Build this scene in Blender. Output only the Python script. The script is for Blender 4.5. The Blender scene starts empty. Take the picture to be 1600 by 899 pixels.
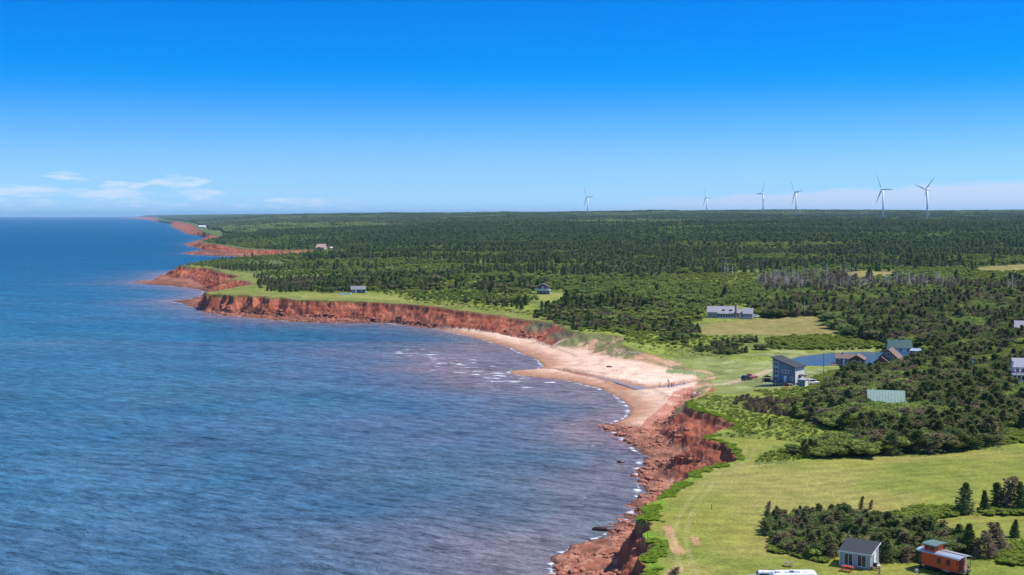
import bpy, math, random
import numpy as np
from math import radians, sin, cos, pi
from mathutils import Vector, Matrix
random.seed(7); np.random.seed(7)
scene = bpy.context.scene
COL = scene.collection

# ------------------------------------------------------------------ camera, sky, sun, exposure
EYE = 60.0            # camera height above the sea, metres
F = 2000.0            # focal length in pixels of the 1600 px wide photograph
K = F/1081.0          # depth scale used by distances noted below
EYE_Y = 337.0         # image row of the camera's own height
cam_d = bpy.data.cameras.new('camera'); cam = bpy.data.objects.new('camera', cam_d); COL.objects.link(cam)
cam.location = (0, 0, EYE); cam.rotation_euler = (radians(90), 0, 0)
cam_d.sensor_width = 36; cam_d.lens = 36*F/1600
cam_d.shift_y = -(449.5-EYE_Y)/1600
cam_d.clip_start = 1; cam_d.clip_end = 90000
scene.camera = cam

SUN_EL, SUN_AZ = 57.0, 84.0       # azimuth clockwise from the view direction (+Y)
world = bpy.data.worlds.new('World'); scene.world = world; world.use_nodes = True
nt = world.node_tree; nt.nodes.clear()
def N(t, typ, **kw):
    n = t.nodes.new(typ)
    for k, v in kw.items(): setattr(n, k, v)
    return n
def ramp(t, stops, interp='LINEAR'):
    r = N(t, 'ShaderNodeValToRGB'); cr = r.color_ramp; cr.interpolation = interp
    while len(cr.elements) > 1: cr.elements.remove(cr.elements[0])
    cr.elements[0].position = stops[0][0]; cr.elements[0].color = (*stops[0][1], 1) if len(stops[0][1]) == 3 else stops[0][1]
    for p, c in stops[1:]:
        e = cr.elements.new(p); e.color = (*c, 1) if len(c) == 3 else c
    return r
def math_(t, op, a, b=None, c=None, clamp=False):
    n = N(t, 'ShaderNodeMath', operation=op); n.use_clamp = clamp
    for i, v in enumerate((a, b, c)):
        if v is None: continue
        if isinstance(v, (int, float)): n.inputs[i].default_value = v
        else: t.links.new(v, n.inputs[i])
    return n.outputs[0]
def mixc(t, fac, a, b, mode='MIX'):
    n = N(t, 'ShaderNodeMix', data_type='RGBA', blend_type=mode)
    for sock, v in ((n.inputs[0], fac), (n.inputs[6], a), (n.inputs[7], b)):
        if isinstance(v, (int, float)): sock.default_value = v
        elif isinstance(v, (tuple, list)): sock.default_value = (*v[:3], 1)
        else: t.links.new(v, sock)
    return n.outputs[2]
sky = N(nt, 'ShaderNodeTexSky', sky_type='NISHITA'); sky.sun_disc = False
sky.sun_elevation = radians(SUN_EL); sky.sun_rotation = radians(SUN_AZ)
sky.altitude = 60; sky.air_density = 1.0; sky.dust_density = 0.2; sky.ozone_density = 3.0
tc = N(nt, 'ShaderNodeTexCoord'); sep = N(nt, 'ShaderNodeSeparateXYZ'); nt.links.new(tc.outputs['Generated'], sep.inputs[0])
X, Y, Z = sep.outputs
elev = math_(nt, 'ARCSINE', Z)                 # radians
e01 = math_(nt, 'DIVIDE', elev, radians(60), clamp=True)   # photograph's upper edge is near 9.5 degrees
TINTS = [(0.0, (.62, 1.02, 1.86)), (.0129, (.53, .94, 1.75)), (.0224, (.47, .87, 1.60)), (.0415, (.41, .785, 1.41)), (.0606, (.27, .69, 1.33)), (.0748, (.17, .625, 1.31)), (.089, (.070, .555, 1.28)),
         (.1008, (.015, .53, 1.28)), (.1126, (.001, .515, 1.25)), (.1571, (.001, .465, 1.19)), (.25, (.22, .66, 1.25)), (0.45, (.95, 1.15, 1.50)), (1.0, (1.25, 1.35, 1.50))]
SKY_TINT = ramp(nt, [(p_, tuple(v/1.5 for v in c_)) for p_, c_ in TINTS], 'LINEAR')
nt.links.new(e01, SKY_TINT.inputs[0])
skyc = mixc(nt, 1.0, sky.outputs[0], SKY_TINT.outputs[0], 'MULTIPLY')
# low fair-weather clouds near the horizon, laid out by compass direction
azim = math_(nt, 'ARCTAN2', X, Y)
def combine(x, y, z=0.0):
    n = N(nt, 'ShaderNodeCombineXYZ')
    for i, v in enumerate((x, y, z)):
        if isinstance(v, (int, float)): n.inputs[i].default_value = v
        else: nt.links.new(v, n.inputs[i])
    return n.outputs[0]
def noise(t, vec, scale, detail=5, rough=0.55, dist=0.0):
    n = N(t, 'ShaderNodeTexNoise'); n.inputs['Scale'].default_value = scale; n.inputs['Detail'].default_value = detail
    n.inputs['Roughness'].default_value = rough; n.inputs['Distortion'].default_value = dist
    if vec is not None: t.links.new(vec, n.inputs['Vector'])
    return n.outputs['Fac']
cv = combine(math_(nt, 'MULTIPLY', azim, 5.0), math_(nt, 'MULTIPLY', elev, 26.0), 3.3)
wn = noise(nt, cv, 3.0, 7, 0.62)
fine = noise(nt, combine(math_(nt, 'MULTIPLY', azim, 20.0), math_(nt, 'MULTIPLY', elev, 90.0), 1.0), 3.2, 7, 0.62)
D = math.degrees
def px_dir(px, py):
    return math.atan((px-800)/F), math.atan((EYE_Y-py)/math.hypot(F, px-800))
total = None
for (px, py, w, h, st) in [(112, 276, 34, 6, .85), (30, 299, 62, 8, 1.0), (8, 296, 26, 6, .7), (192, 289, 36, 5, .95), (214, 285, 10, 5, .6), (278, 284, 48, 8, .95), (165, 303, 54, 8, .95),
                           (312, 303, 36, 9, .85), (60, 314, 70, 8, .5), (140, 324, 45, 5, .5), (425, 306, 26, 6, .6), (470, 304, 26, 7, .6), (395, 316, 26, 6, .5),
                           (480, 319, 36, 6, .8), (520, 312, 40, 5, .6), (445, 312, 40, 6, .8), (400, 322, 60, 5, .6), (20, 327, 60, 5, .6), (220, 318, 70, 6, .6), (545, 324, 30, 5, .45), (650, 326, 22, 3, .35), (340, 298, 20, 4, .6), (250, 326, 60, 6, .4)]:
    a0, e0 = px_dir(px, py)
    da = math_(nt, 'DIVIDE', math_(nt, 'SUBTRACT', azim, a0), w*1.15/F)
    de = math_(nt, 'DIVIDE', math_(nt, 'SUBTRACT', elev, e0), h*1.15/F)
    r2 = math_(nt, 'ADD', math_(nt, 'MULTIPLY', da, da), math_(nt, 'MULTIPLY', de, de))
    m = math_(nt, 'MULTIPLY', math_(nt, 'SUBTRACT', 1.0, math_(nt, 'MULTIPLY', r2, 0.5), clamp=True), st)
    total = m if total is None else math_(nt, 'MAXIMUM', total, m)
cl = math_(nt, 'MULTIPLY_ADD', fine, 2.6, math_(nt, 'SUBTRACT', total, 1.72))
cl = math_(nt, 'MULTIPLY', cl, 1.7, clamp=True)
cl = math_(nt, 'MULTIPLY', cl, math_(nt, 'GREATER_THAN', total, 0.001))
# thin veil low on the right, thickening away from the sea
vt = math_(nt, 'MULTIPLY_ADD', math_(nt, 'SUBTRACT', azim, 0.0), 0.052, math_(nt, 'MULTIPLY', wn, 0.016))
veil = math_(nt, 'MULTIPLY', math_(nt, 'SUBTRACT', vt, elev), 260.0, clamp=True)
veil = math_(nt, 'MULTIPLY', veil, math_(nt, 'SUBTRACT', 1.0, math_(nt, 'MULTIPLY', math_(nt, 'SUBTRACT', azim, 0.8), 1.5, clamp=True)))
veil = math_(nt, 'MULTIPLY', veil, math_(nt, 'MULTIPLY', math_(nt, 'SUBTRACT', azim, 0.03), 8.0, clamp=True))
veil = math_(nt, 'MULTIPLY', veil, 0.95)
skyc = mixc(nt, veil, skyc, (3.3, 4.1, 5.4))
skyc = mixc(nt, math_(nt, 'MULTIPLY', cl, 0.55), skyc, (4.7, 5.0, 5.6))
bg = N(nt, 'ShaderNodeBackground'); bg.inputs[1].default_value = 0.15
nt.links.new(skyc, bg.inputs[0]); wo = N(nt, 'ShaderNodeOutputWorld'); nt.links.new(bg.outputs[0], wo.inputs[0])

sun_d = bpy.data.lights.new('sun', 'SUN'); sun_d.energy = 4.6; sun_d.angle = radians(0.5); sun_d.color = (1.0, 0.95, 0.87)
sun = bpy.data.objects.new('sun', sun_d); COL.objects.link(sun)
sdir = Vector((sin(radians(SUN_AZ))*cos(radians(SUN_EL)), cos(radians(SUN_AZ))*cos(radians(SUN_EL)), sin(radians(SUN_EL))))
sun.rotation_euler = (-sdir).to_track_quat('-Z', 'Y').to_euler(); sun.location = (200, 50, 400)
vs = scene.view_settings; vs.view_transform = 'Standard'; vs.look = 'None'; vs.exposure = 0.3; vs.gamma = 1.0; vs.use_curve_mapping = False
scene.cycles.max_bounces = 6; scene.cycles.transparent_max_bounces = 6; scene.cycles.volume_bounces = 0
scene.cycles.diffuse_bounces = 2; scene.cycles.glossy_bounces = 2

# ------------------------------------------------------------------ small numpy noise kit
_tab = np.random.RandomState(11).rand(256, 256).astype(np.float32)
def vnoise(x, y, s=1.0, o=0.0):
    x = np.asarray(x, np.float32)/s + 37.7*o + 500.3; y = np.asarray(y, np.float32)/s + 91.3*o + 500.7
    xi = np.floor(x); yi = np.floor(y); fx = x-xi; fy = y-yi
    fx = fx*fx*(3-2*fx); fy = fy*fy*(3-2*fy)
    xi = xi.astype(np.int32) & 255; yi = yi.astype(np.int32) & 255; x1 = (xi+1) & 255; y1 = (yi+1) & 255
    a = _tab[xi, yi]; b = _tab[x1, yi]; c = _tab[xi, y1]; d = _tab[x1, y1]
    return (a+(b-a)*fx)*(1-fy)+(c+(d-c)*fx)*fy
def fbm(x, y, s, oct=4, o=0.0, g=0.5):
    t = 0; a = 1; n = 0
    for k in range(oct): t = t+a*vnoise(x, y, s/2**k, o+k*1.7); n += a; a *= g
    return t/n
def sstep(a, b, x): 
    t = np.clip((x-a)/(b-a), 0, 1); return t*t*(3-2*t)
def lerp(a, b, t): return a+(b-a)*t

# ------------------------------------------------------------------ the lie of the land
def P(px, py, z=0.0):
    """photograph pixel seen at height z -> point of the place (x, y)"""
    d = (EYE-z)*F/(py-EYE_Y); return ((px-800)/F*d, d)
ROWS = [  # distance: [(px, ground height)...]
 (30, [(0, 9), (1600, 9)]),
 (100, [(900, 9), (1600, 9.2)]), (150, [(1000, 8.7), (1100, 8.7), (1700, 9.6)]), (190, [(1040, 7.6), (1150, 8.2), (1300, 8.8), (1600, 11)]),
 (226, [(1050, 3.6), (1110, 3.2), (1200, 4.6), (1350, 6.6), (1600, 12)]),
 (255, [(1050, 3.2), (1120, 3.0), (1230, 2.6), (1390, 3.2), (1450, 6), (1600, 11)]),
 (285, [(960, 7.0), (1040, 4.6), (1150, 3.2), (1240, 2.6), (1400, 2.6), (1460, 5), (1600, 10)]),
 (310, [(880, 8.2), (960, 8.2), (1060, 5.5), (1250, 4.2), (1400, 4.5), (1600, 10)]),
 (345, [(830, 8), (1000, 8), (1200, 6.6), (1400, 8), (1600, 13)]),
 (380, [(500, 10.2), (800, 9.8), (1000, 9.5), (1200, 9), (1400, 10), (1600, 14)]), (430, [(350, 10.2), (600, 10.4), (800, 10), (1000, 10.5), (1300, 10.5), (1600, 15)]),
 (600, [(300, 10), (330, 10.5), (380, 12), (600, 12.5), (900, 13), (1200, 14), (1600, 18)]),
 (800, [(300, 11), (350, 14), (430, 15.6), (480, 14.8), (520, 15), (600, 16), (900, 17), (1200, 18), (1600, 22)]), (1000, [(300, 8), (450, 8.5), (500, 9.5), (560, 13), (700, 15), (1000, 21), (1600, 27)]),
 (1600, [(300, 9), (350, 10), (450, 18), (700, 31), (1000, 36), (1400, 40), (1600, 40)]),
 (2500, [(290, 12), (330, 14), (450, 34), (700, 46), (1000, 50), (1600, 52)]),
 (3900, [(270, 14), (320, 20), (400, 44), (560, 60), (800, 69), (1000, 74), (1300, 80), (1600, 82)]),
 (7000, [(240, 15), (320, 40), (500, 62), (1000, 72), (1600, 76)]),
 (16000, [(180, 25), (300, 60), (500, 70), (1000, 70), (1600, 70)])]
RL = np.log([r[0]*K for r in ROWS])
RU = np.linspace(-0.78, 0.78, 261)
RZ = np.array([np.interp(RU, [(p-800)/F for p, z in r[1]], [z for p, z in r[1]]) for r in ROWS])
def zup(u, ly):
    i = np.clip(np.searchsorted(RL, ly)-1, 0, len(RL)-2); t = np.clip((ly-RL[i])/(RL[i+1]-RL[i]), 0, 1)
    t = lerp(t, t*t*(3-2*t), 0.5)
    f = np.clip((u+0.78)/0.006, 0, 259.999); j = f.astype(int); g = f-j
    a = RZ[i, j]*(1-g)+RZ[i, j+1]*g; b = RZ[i+1, j]*(1-g)+RZ[i+1, j+1]*g
    return a+(b-a)*t
W = lambda *pts: [P(*p) for p in pts]
# shoreline at sea level, from close by to the far cape
SHORE = [(-60, -60), (-30, 40), (-8, 110)] + W((855, 960), (864, 899), (860, 884), (876, 868), (905, 855), (930, 846), (957, 836), (972, 822), (985, 802), (1006, 782), (1008, 758),
  (999, 740), (1010, 724), (1013, 712), (990, 694), (968, 678), (946, 668), (968, 659), (984, 650), (986, 638), (972, 624), (940, 607), (890, 595), (840, 589.5), (800, 585), (796, 580.5),
  (840, 577.5), (852, 573), (840, 562), (797, 543), (762, 533), (720, 522), (680, 514), (640, 508.5), (600, 505), (520, 504.5), (450, 502), (400, 496.5), (352, 493), (318, 486), (300, 478),
  (268, 471), (300, 468), (316, 462), (318, 457), (316, 453), (272, 447.5), (203, 441.5), (240, 438), (250, 432), (268, 424.5)) + \
  [(x_, y_*K) for x_, y_ in ((-352, 742), (-325, 765), (-300, 790), (-282, 850), (-268, 920))] + W((510, 403), (450, 402.5), (400, 401.5), (350, 401), (300, 398.5), (284, 396), (318, 390), (296, 385), (288, 382), (298, 378.5), (322, 372.5),
  (318, 369.5), (292, 366), (284, 361), (268, 355.5), (266, 350), (243, 346.2), (222, 342.8), (178, 341.1))
SHORE += [(-9900, 19000*K), (30000, 19000*K), (30000, -60)]
# edge of the high ground: x, y, width of the slope below it, cliffiness
def R(px, py, z, w, c): x, y = P(px, py, z); return (x, y, w, c)
RIM = [(-30, -60, 6, 1), (10, 55, 6, 1), (16, 139, 6, 1)] + [R(*p) for p in (
  (1004, 905, 9, 7, 1), (1001, 888, 9, 6, 1), (996, 872, 9, 7, 1), (1006, 858, 9, 7, 1), (1009, 848, 9, 6, 1), (996, 838, 9, 5, 1), (1005, 824, 9, 5, 1), (992, 808, 9, 4, 1), (1012, 785, 9, 3.5, .6), (1045, 760, 9, 5, .4), (1070, 741, 9, 5, .4),
  (1090, 730, 8.8, 7, .8), (1132, 722, 8.7, 11, 1), (1133, 704, 8.6, 11, 1), (1113, 693, 8.6, 11, 1), (1103, 686, 8.4, 12, 1), (1118, 676, 8.2, 12, 1), (1139, 665, 8, 12, 1), (1122, 656, 8, 12, 1), (1092, 645, 7.8, 12, 1),
  (1066, 637, 7.6, 7, 1), (1068, 630, 7, 6, .3), (1095, 617, 5, 6, .1), (1108, 604, 4, 6, 0), (1112, 596, 3.2, 6, 0), (1118, 586, 3.1, 8, 0), (1085, 574, 3.5, 9, 0), (1050, 562, 4.4, 10, .1), (1010, 550, 5.6, 10, .3), (975, 541, 6.8, 8, .7),
  (958, 534, 7.5, 12, .6), (972, 524, 8.4, 14, .4), (935, 521, 8.6, 14, .5), (900, 519, 8.6, 13, .7), (878, 512, 9.0, 12, 1), (860, 503, 9.4, 13, 1), (838, 497.5, 9.5, 13, 1), (800, 493, 9.6, 14, 1), (750, 487.5, 9.8, 14, 1), (700, 482, 10, 15, 1), (650, 477, 10, 14, 1), (600, 474, 10.2, 13, 1),
  (560, 471, 10.3, 11, 1), (520, 470.5, 10.3, 10, 1), (500, 470, 10.3, 8, 1), (450, 468.5, 10.4, 8, 1), (437, 465, 10.4, 6, 1), (420, 467, 10.3, 7, 1), (405, 463, 10.3, 6, 1), (395, 465, 10.3, 6, 1), (380, 461.5, 10.3, 6, 1), (365, 463, 10.3, 6, 1), (350, 460.5, 10.3, 5, 1), (318, 461, 10, 5, 1), (318, 457, 10, 10, .8), (345, 453, 10, 14, .8),
  (385, 447, 10, 16, .9), (384, 441, 10, 18, 1), (345, 440, 10, 18, 1), (370, 435, 10, 18, 1), (350, 430, 10, 18, 1), (312, 421, 9, 16, 1), (285, 420.5, 9, 12, 1), (276, 416.5, 9, 12, 1))] + \
  [(x_, y_*K, w_, c_) for x_, y_, w_, c_ in ((-325, 728, 8, 1), (-300, 742, 8, 1), (-272, 775, 8, 1), (-255, 850, 8, 1), (-243, 930, 8, 1))] + [R(*p) for p in ((500, 391.5, 9, 14, 1), (440, 391, 9, 14, 1), (400, 390, 9, 16, 1),
  (372, 388.5, 9, 18, 1), (350, 384, 9, 20, .8), (325, 381, 9, 25, .8), (306, 378, 9, 25, 1), (345, 372, 9, 25, 1), (332, 368.5, 10, 30, 1), (319, 365, 10, 40, 1), (308, 360, 11, 50, 1), (302, 354, 12, 60, 1), (285, 349, 13, 80, 1))] + \
  [(x_, y_*K, w_, c_) for x_, y_, w_, c_ in ((-2840, 5600, 90, 1), (-3850, 7500, 100, 1), (-6100, 11800, 150, 1), (-9100, 16700, 150, 1), (-9600, 19500, 100, 1), (31000, 19500, 10, 1), (31000, -60, 10, 1))]

def seg_fields(x, y, pts, attrs=None):
    """unsigned distance to a polyline and the attributes at its nearest point"""
    x = x.astype(np.float32); y = y.astype(np.float32)
    best = np.full(x.shape, 1e12, np.float32); out = None if attrs is None else [np.zeros(x.shape, np.float32) for _ in attrs[0]]
    for i in range(len(pts)-1):
        ax, ay = pts[i][:2]; bx, by = pts[i+1][:2]; dx, dy = bx-ax, by-ay; L = dx*dx+dy*dy+1e-9
        t = np.clip(((x-ax)*dx+(y-ay)*dy)/L, 0, 1); d = (x-ax-t*dx)**2+(y-ay-t*dy)**2
        m = d < best; best[m] = d[m]
        if attrs is not None:
            for k, o in enumerate(out): o[m] = attrs[i][k]+(attrs[i+1][k]-attrs[i][k])*t[m]
    return np.sqrt(best), out
def inside(x, y, pts):
    r = np.zeros(x.shape, bool); n = len(pts)
    for i in range(n):
        x1, y1 = pts[i][:2]; x2, y2 = pts[(i+1) % n][:2]
        if y1 == y2: continue
        c = ((y1 > y) != (y2 > y))
        r ^= c & (x < (x2-x1)*(y-y1)/(y2-y1)+x1)
    return r

US = np.concatenate([np.linspace(-0.72, -0.43, 41)[:-1], np.linspace(-0.43, 0.43, 1361), np.linspace(0.43, 0.72, 41)[1:]]).astype(np.float64)
NSY = 2701; LY = np.linspace(math.log(34*K), math.log(17500*K), NSY)
cu = np.append(np.arange(0, len(US)-1, 4), len(US)-1); cy = np.append(np.arange(0, NSY-1, 3), NSY-1)
UC, LC = np.meshgrid(US[cu], LY[cy], indexing='ij'); YC = np.exp(LC); XC = UC*YC
dS, _ = seg_fields(XC, YC, SHORE); dS = np.where(inside(XC, YC, SHORE), dS, -dS)
dR, at = seg_fields(XC, YC, RIM, [r[2:4] for r in RIM]); dR = np.where(inside(XC, YC, RIM), dR, -dR)
ZU = zup(UC.ravel(), LC.ravel()).reshape(UC.shape)
def refine(A):
    A = A.astype(np.float32); fi = np.interp(np.arange(len(US)), cu, np.arange(len(cu))); i = np.minimum(fi.astype(int), len(cu)-2); f = (fi-i).astype(np.float32)[:, None]
    B = A[i]*(1-f)+A[i+1]*f
    fj = np.interp(np.arange(NSY), cy, np.arange(len(cy))); j = np.minimum(fj.astype(int), len(cy)-2); g = (fj-j).astype(np.float32)
    return B[:, j]*(1-g)+B[:, j+1]*g
dS, dR, ZU, SW, CL = map(refine, (dS, dR, ZU, at[0], at[1]))
Yf = np.exp(LY).astype(np.float32)[None, :]; Xf = US.astype(np.float32)[:, None]*Yf; Yf = np.broadcast_to(Yf, Xf.shape)
FAR = np.clip(Yf/400/K, 1, 8)
n4 = fbm(Xf, Yf, 9, 3, 1); n1 = fbm(Xf, Yf, 2.2, 2, 2); n30 = fbm(Xf, Yf, 45, 3, 3); nfar = fbm(Xf, Yf, 400, 4, 4)
gul = np.abs(fbm(Xf, Yf, 7, 3, 8)-0.5)*2
def poly_px(pts): return [P(*p) for p in pts]
SAND_POLY = poly_px([(640, 535, 0), (672, 511.5, .5), (705, 511.5, 1), (745, 515.5, 1.5), (790, 522, 2), (850, 532, 2.5), (900, 541, 3), (950, 549, 3.5), (985, 551, 5), (1010, 549, 6), (1050, 560, 5), (1085, 571, 4), (1122, 583, 3.5), (1112, 598, 3), (1090, 603, 3), (1068, 612, 2.5), (1055, 632, 1.5), (1040, 650, 1), (1010, 668, 1), (975, 668, 0), (930, 650, 0), (700, 620, 0), (600, 560, 0)])
sandm = inside(Xf[::1], Yf, SAND_POLY).astype(np.float32)
near_sand, _ = seg_fields(XC, YC, SAND_POLY+[SAND_POLY[0]]); near_sand = refine(near_sand)
SAND = np.where(sandm > 0, np.clip(.5+near_sand/6, 0, 1), np.clip(.5-near_sand/6, 0, 1))
cliff = CL*(1-SAND)
dRn = dR+((n4-.5)*5.0+(n1-.5)*1.6-(1-gul)*1.6)*np.clip(CL+.15, 0, 1)*np.minimum(FAR, 3)*(Yf > 0)
ledge = fbm(Xf+Yf*.35, Yf*1.6-Xf*.5, 6.5, 4, 12)
dSn = dS+((n4-.5)*5+(n1-.5)*2)*(1-SAND)*np.minimum(FAR, 3)
# wave-cut rock platform with stepped ledges, or a gently rising sand beach
plat = 0.30+dSn*0.05+(ledge-.5)*1.7; st = 0.42; q = plat/st; plat = (np.floor(q)+sstep(.55, .95, q-np.floor(q)))*st
plat = np.where(dSn > 0, np.minimum(plat, 2.2+0*dSn), plat)
plat += (n1-.5)*.35
sandz = np.where(dS > 0, 2.9*(1-np.exp(-dS/16))+.10, dS*.05)+(n30-.5)*.25*np.clip(dS/10, 0, 1)
zf = lerp(np.where(dSn > 0, plat, dSn*.22+plat*np.exp(dSn/3)*0.9), sandz, SAND)
wid = np.maximum(np.minimum(SW, dS-dR), .8)
t = np.clip(1+dRn/wid, 0, 1)
lip = np.where(t < .86, .76*(t/.86)**.95, .76+.24*sstep(.86, .98, t))
soft = sstep(0, 1, t)
prof = lerp(soft, lip, CL)
upl = ZU+(n30-.5)*lerp(.5, 1.0, np.clip(Yf/300/K, 0, 1))*np.clip(dR/15, 0, 1)+(nfar-.5)*np.clip((Yf-700*K)/1500/K, 0, 1)*26*np.clip(dR/400, 0, 1)
upl += (n1-.5)*.10
rough = t*(1-t)*4*((fbm(Xf, Yf, 3.0, 3, 21)-.5)*2.2-np.abs(fbm(Xf, Yf, 11, 3, 22)-.5)*5.0+.8)*CL
H = np.where(dRn > 0, upl, zf+(upl-zf)*prof+rough*np.clip(upl-zf, 0, 8)/8)
bed = .85; qb = H/bed+(n4-.5)*.8; Hb = (np.floor(qb)+sstep(.35, .75, qb-np.floor(qb))-(n4-.5)*.8)*bed; onc = (t > .12)*(t < .9)*(dRn <= 0)*CL*(1-SAND)*.55; H = H*(1-onc)+Hb*onc
H = np.where(dS < -8, np.minimum(H, -1.5), H)
POND = poly_px([(1215, 566, 2.4), (1252, 556, 2.4), (1290, 551.5, 2.4), (1340, 549.5, 2.4), (1390, 549.5, 2.4), (1440, 552, 2.4), (1425, 556, 2.4), (1392, 560, 2.4), (1380, 569, 2.4), (1330, 571, 2.4), (1260, 570.5, 2.4), (1225, 571, 2.4)])
dP, _ = seg_fields(XC, YC, POND+[POND[0]]); inp = inside(XC, YC, POND); dP = refine(np.where(inp, -dP, dP))+(n4-.5)*2
H = np.where(dP < 14, np.minimum(H, 2.1+np.clip(dP, -3, 14)*.10+np.clip(dP-7, 0, 9)*.35), H)
CREEK = poly_px([(1122, 587, 2.4), (1095, 594, 2.2), (1068, 598, 2.1), (1040, 602, 2), (1015, 604, 1.9), (992, 604, 1.8), (965, 595, 1.8), (940, 589, 1.6), (905, 584, 1.2), (870, 580, .6), (845, 577, 0)])
dC, ac = seg_fields(XC, YC, CREEK, [(w, b) for w, b in ((1.0, 2.2), (1.4, 2.0), (2, 1.8), (2.6, 1.6), (2.6, 1.5), (3.6, 1.45), (2.8, 1.4), (1.2, 1.2), (1.2, .8), (1, .35), (1, .05))]); dC, CW, CB = map(refine, (dC, *ac))
cr = 1-sstep(.6, 1.9, dC/CW+(n4-.5)*.8)
H = np.where(Yf < 400*K, lerp(H, np.minimum(H, CB-.12), cr), H)
H = H.astype(np.float32)
del nfar
PYF = EYE_Y+F*(EYE-H)/Yf

def h_at(x, y):
    x = np.atleast_1d(np.asarray(x, float)); y = np.atleast_1d(np.asarray(y, float))
    u = x/y; ci = np.interp(u, US, np.arange(len(US))); i = np.clip(ci.astype(int), 0, len(US)-2); f = ci-i
    cj = np.clip((np.log(y)-LY[0])/(LY[1]-LY[0]), 0, NSY-1.001); j = cj.astype(int); g = cj-j
    return (H[i, j]*(1-f)+H[i+1, j]*f)*(1-g)+(H[i, j+1]*(1-f)+H[i+1, j+1]*f)*g
def f_at(A, x, y):
    ci = np.interp(x/y, US, np.arange(len(US))); i = np.clip(np.round(ci).astype(int), 0, len(US)-1)
    j = np.clip(np.round((np.log(y)-LY[0])/(LY[1]-LY[0])).astype(int), 0, NSY-1)
    return A[i, j]
def G(px, py, clear=0.0):
    """where the line of sight through a photograph pixel meets the ground"""
    i = int(np.argmin(np.abs(US-(px-800)/F))); row = PYF[i]
    k = int(np.argmax(row <= py)); y = float(math.exp(LY[k])); 
    if k > 0:
        a, b = row[k-1], row[k]; tt = (a-py)/(a-b+1e-9); y = math.exp(LY[k-1]+(LY[1]-LY[0])*min(max(tt, 0), 1))
    x = (px-800)/F*y
    return (x, y, float(h_at(x, y)[0])+clear)
def gpoly(pts): return [G(*p)[:2] for p in pts]

# ------------------------------------------------------------------ land cover outlines
LAWN = [[(1002, 905), (1002, 870), (1000, 812), (1040, 772), (1075, 745), (1096, 730), (1140, 724), (1152, 712), (1128, 697), (1118, 686), (1225, 686), (1232, 694), (1196, 702), (1176, 712), (1182, 727), (1240, 724), (1330, 717), (1440, 712), (1500, 705), (1640, 700), (1700, 790), (1590, 802), (1490, 803), (1440, 812),
         (1530, 820), (1540, 850), (1560, 876), (1700, 905)]]
LAWN += [[(1395, 800), (1700, 796), (1700, 830), (1500, 838), (1440, 815)]]
LAWNB = [[(870, 458), (884, 455), (884, 467), (868, 472), (838, 470), (836, 462)], [(425, 461), (470, 458), (530, 460), (620, 462), (690, 473), (640, 472), (560, 466), (470, 465)]]
HAY = [[(1068, 512), (1105, 506), (1150, 501), (1200, 498), (1278, 495), (1284, 507), (1317, 521), (1290, 528), (1235, 524), (1180, 523), (1080, 524)]]
MARSH = [[(960, 556), (1060, 562), (1140, 560), (1225, 568), (1260, 575), (1340, 574), (1380, 575), (1290, 600), (1200, 610), (1110, 616), (1120, 590), (1080, 572)], [(1150, 552), (1250, 548), (1380, 543), (1445, 547), (1440, 554), (1300, 553), (1230, 562)]]
FIELD2 = [[(1303, 427), (1340, 424), (1398, 424), (1402, 432), (1340, 434), (1303, 434)], [(1518, 418), (1620, 412), (1640, 424), (1540, 426)]]
DIRT = [[(1038, 822), (1050, 818), (1062, 850), (1072, 868), (1050, 866), (1042, 845)], [(1078, 836), (1092, 840), (1096, 856), (1084, 852)], [(1036, 893), (1058, 886), (1072, 890), (1052, 897)]]
LEFTGRASS = [[(276, 416), (300, 417), (345, 421), (395, 428), (404, 436), (398, 447), (385, 452), (440, 458), (540, 460), (640, 466), (760, 480), (830, 487), (860, 494), (850, 502), (700, 486), (500, 472), (318, 463), (318, 456), (380, 446)]]
W_ = {k: [gpoly(p) for p in v] for k, v in dict(LAWN=LAWN, LAWNB=LAWNB, HAY=HAY, MARSH=MARSH, FIELD2=FIELD2, DIRT=DIRT, LEFTGRASS=LEFTGRASS).items()}
def mask(key, x, y, wob=2.0):
    wx = x+(fbm(x, y, 8, 2, 31)-.5)*wob*np.clip(y/150/K, .7, 3); wy = y+(fbm(x, y, 8, 2, 33)-.5)*2*wob*np.clip(y/150/K, .7, 4)
    r = np.zeros(x.shape, bool)
    for p in W_[key]:
        a = np.array(p); b = (x > a[:, 0].min()-9) & (x < a[:, 0].max()+9) & (y > a[:, 1].min()-40) & (y < a[:, 1].max()+40)
        if b.any(): r[b] |= inside(wx[b], wy[b], p)
    return r

# ------------------------------------------------------------------ terrain mesh: rows bunched where the ground faces the viewer
NR = 860
step = np.abs(np.diff(PYF, axis=1)); lg = (LY[1]-LY[0])
imp = np.minimum(step, 6)*.64+lg*34*np.clip(260*K/Yf[:, 1:], .25, 1)
imp = np.where((H[:, 1:] < -1) & (H[:, :-1] < -1), lg*6, imp)
k = np.ones(25)/25; imp = np.apply_along_axis(lambda c: np.convolve(np.pad(c, 12, 'edge'), k, 'valid'), 0, imp)
cum = np.concatenate([np.zeros((len(US), 1)), np.cumsum(imp, 1)], 1)
TX = np.empty((len(US), NR)); TY = np.empty_like(TX); TH = np.empty_like(TX)
for i in range(len(US)):
    q = np.interp(np.linspace(0, cum[i, -1], NR), cum[i], np.arange(NSY)); ly = np.interp(q, np.arange(NSY), LY)
    TY[i] = np.exp(ly); TH[i] = np.interp(q, np.arange(NSY), H[i])
TX = TY*US[:, None]
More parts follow.
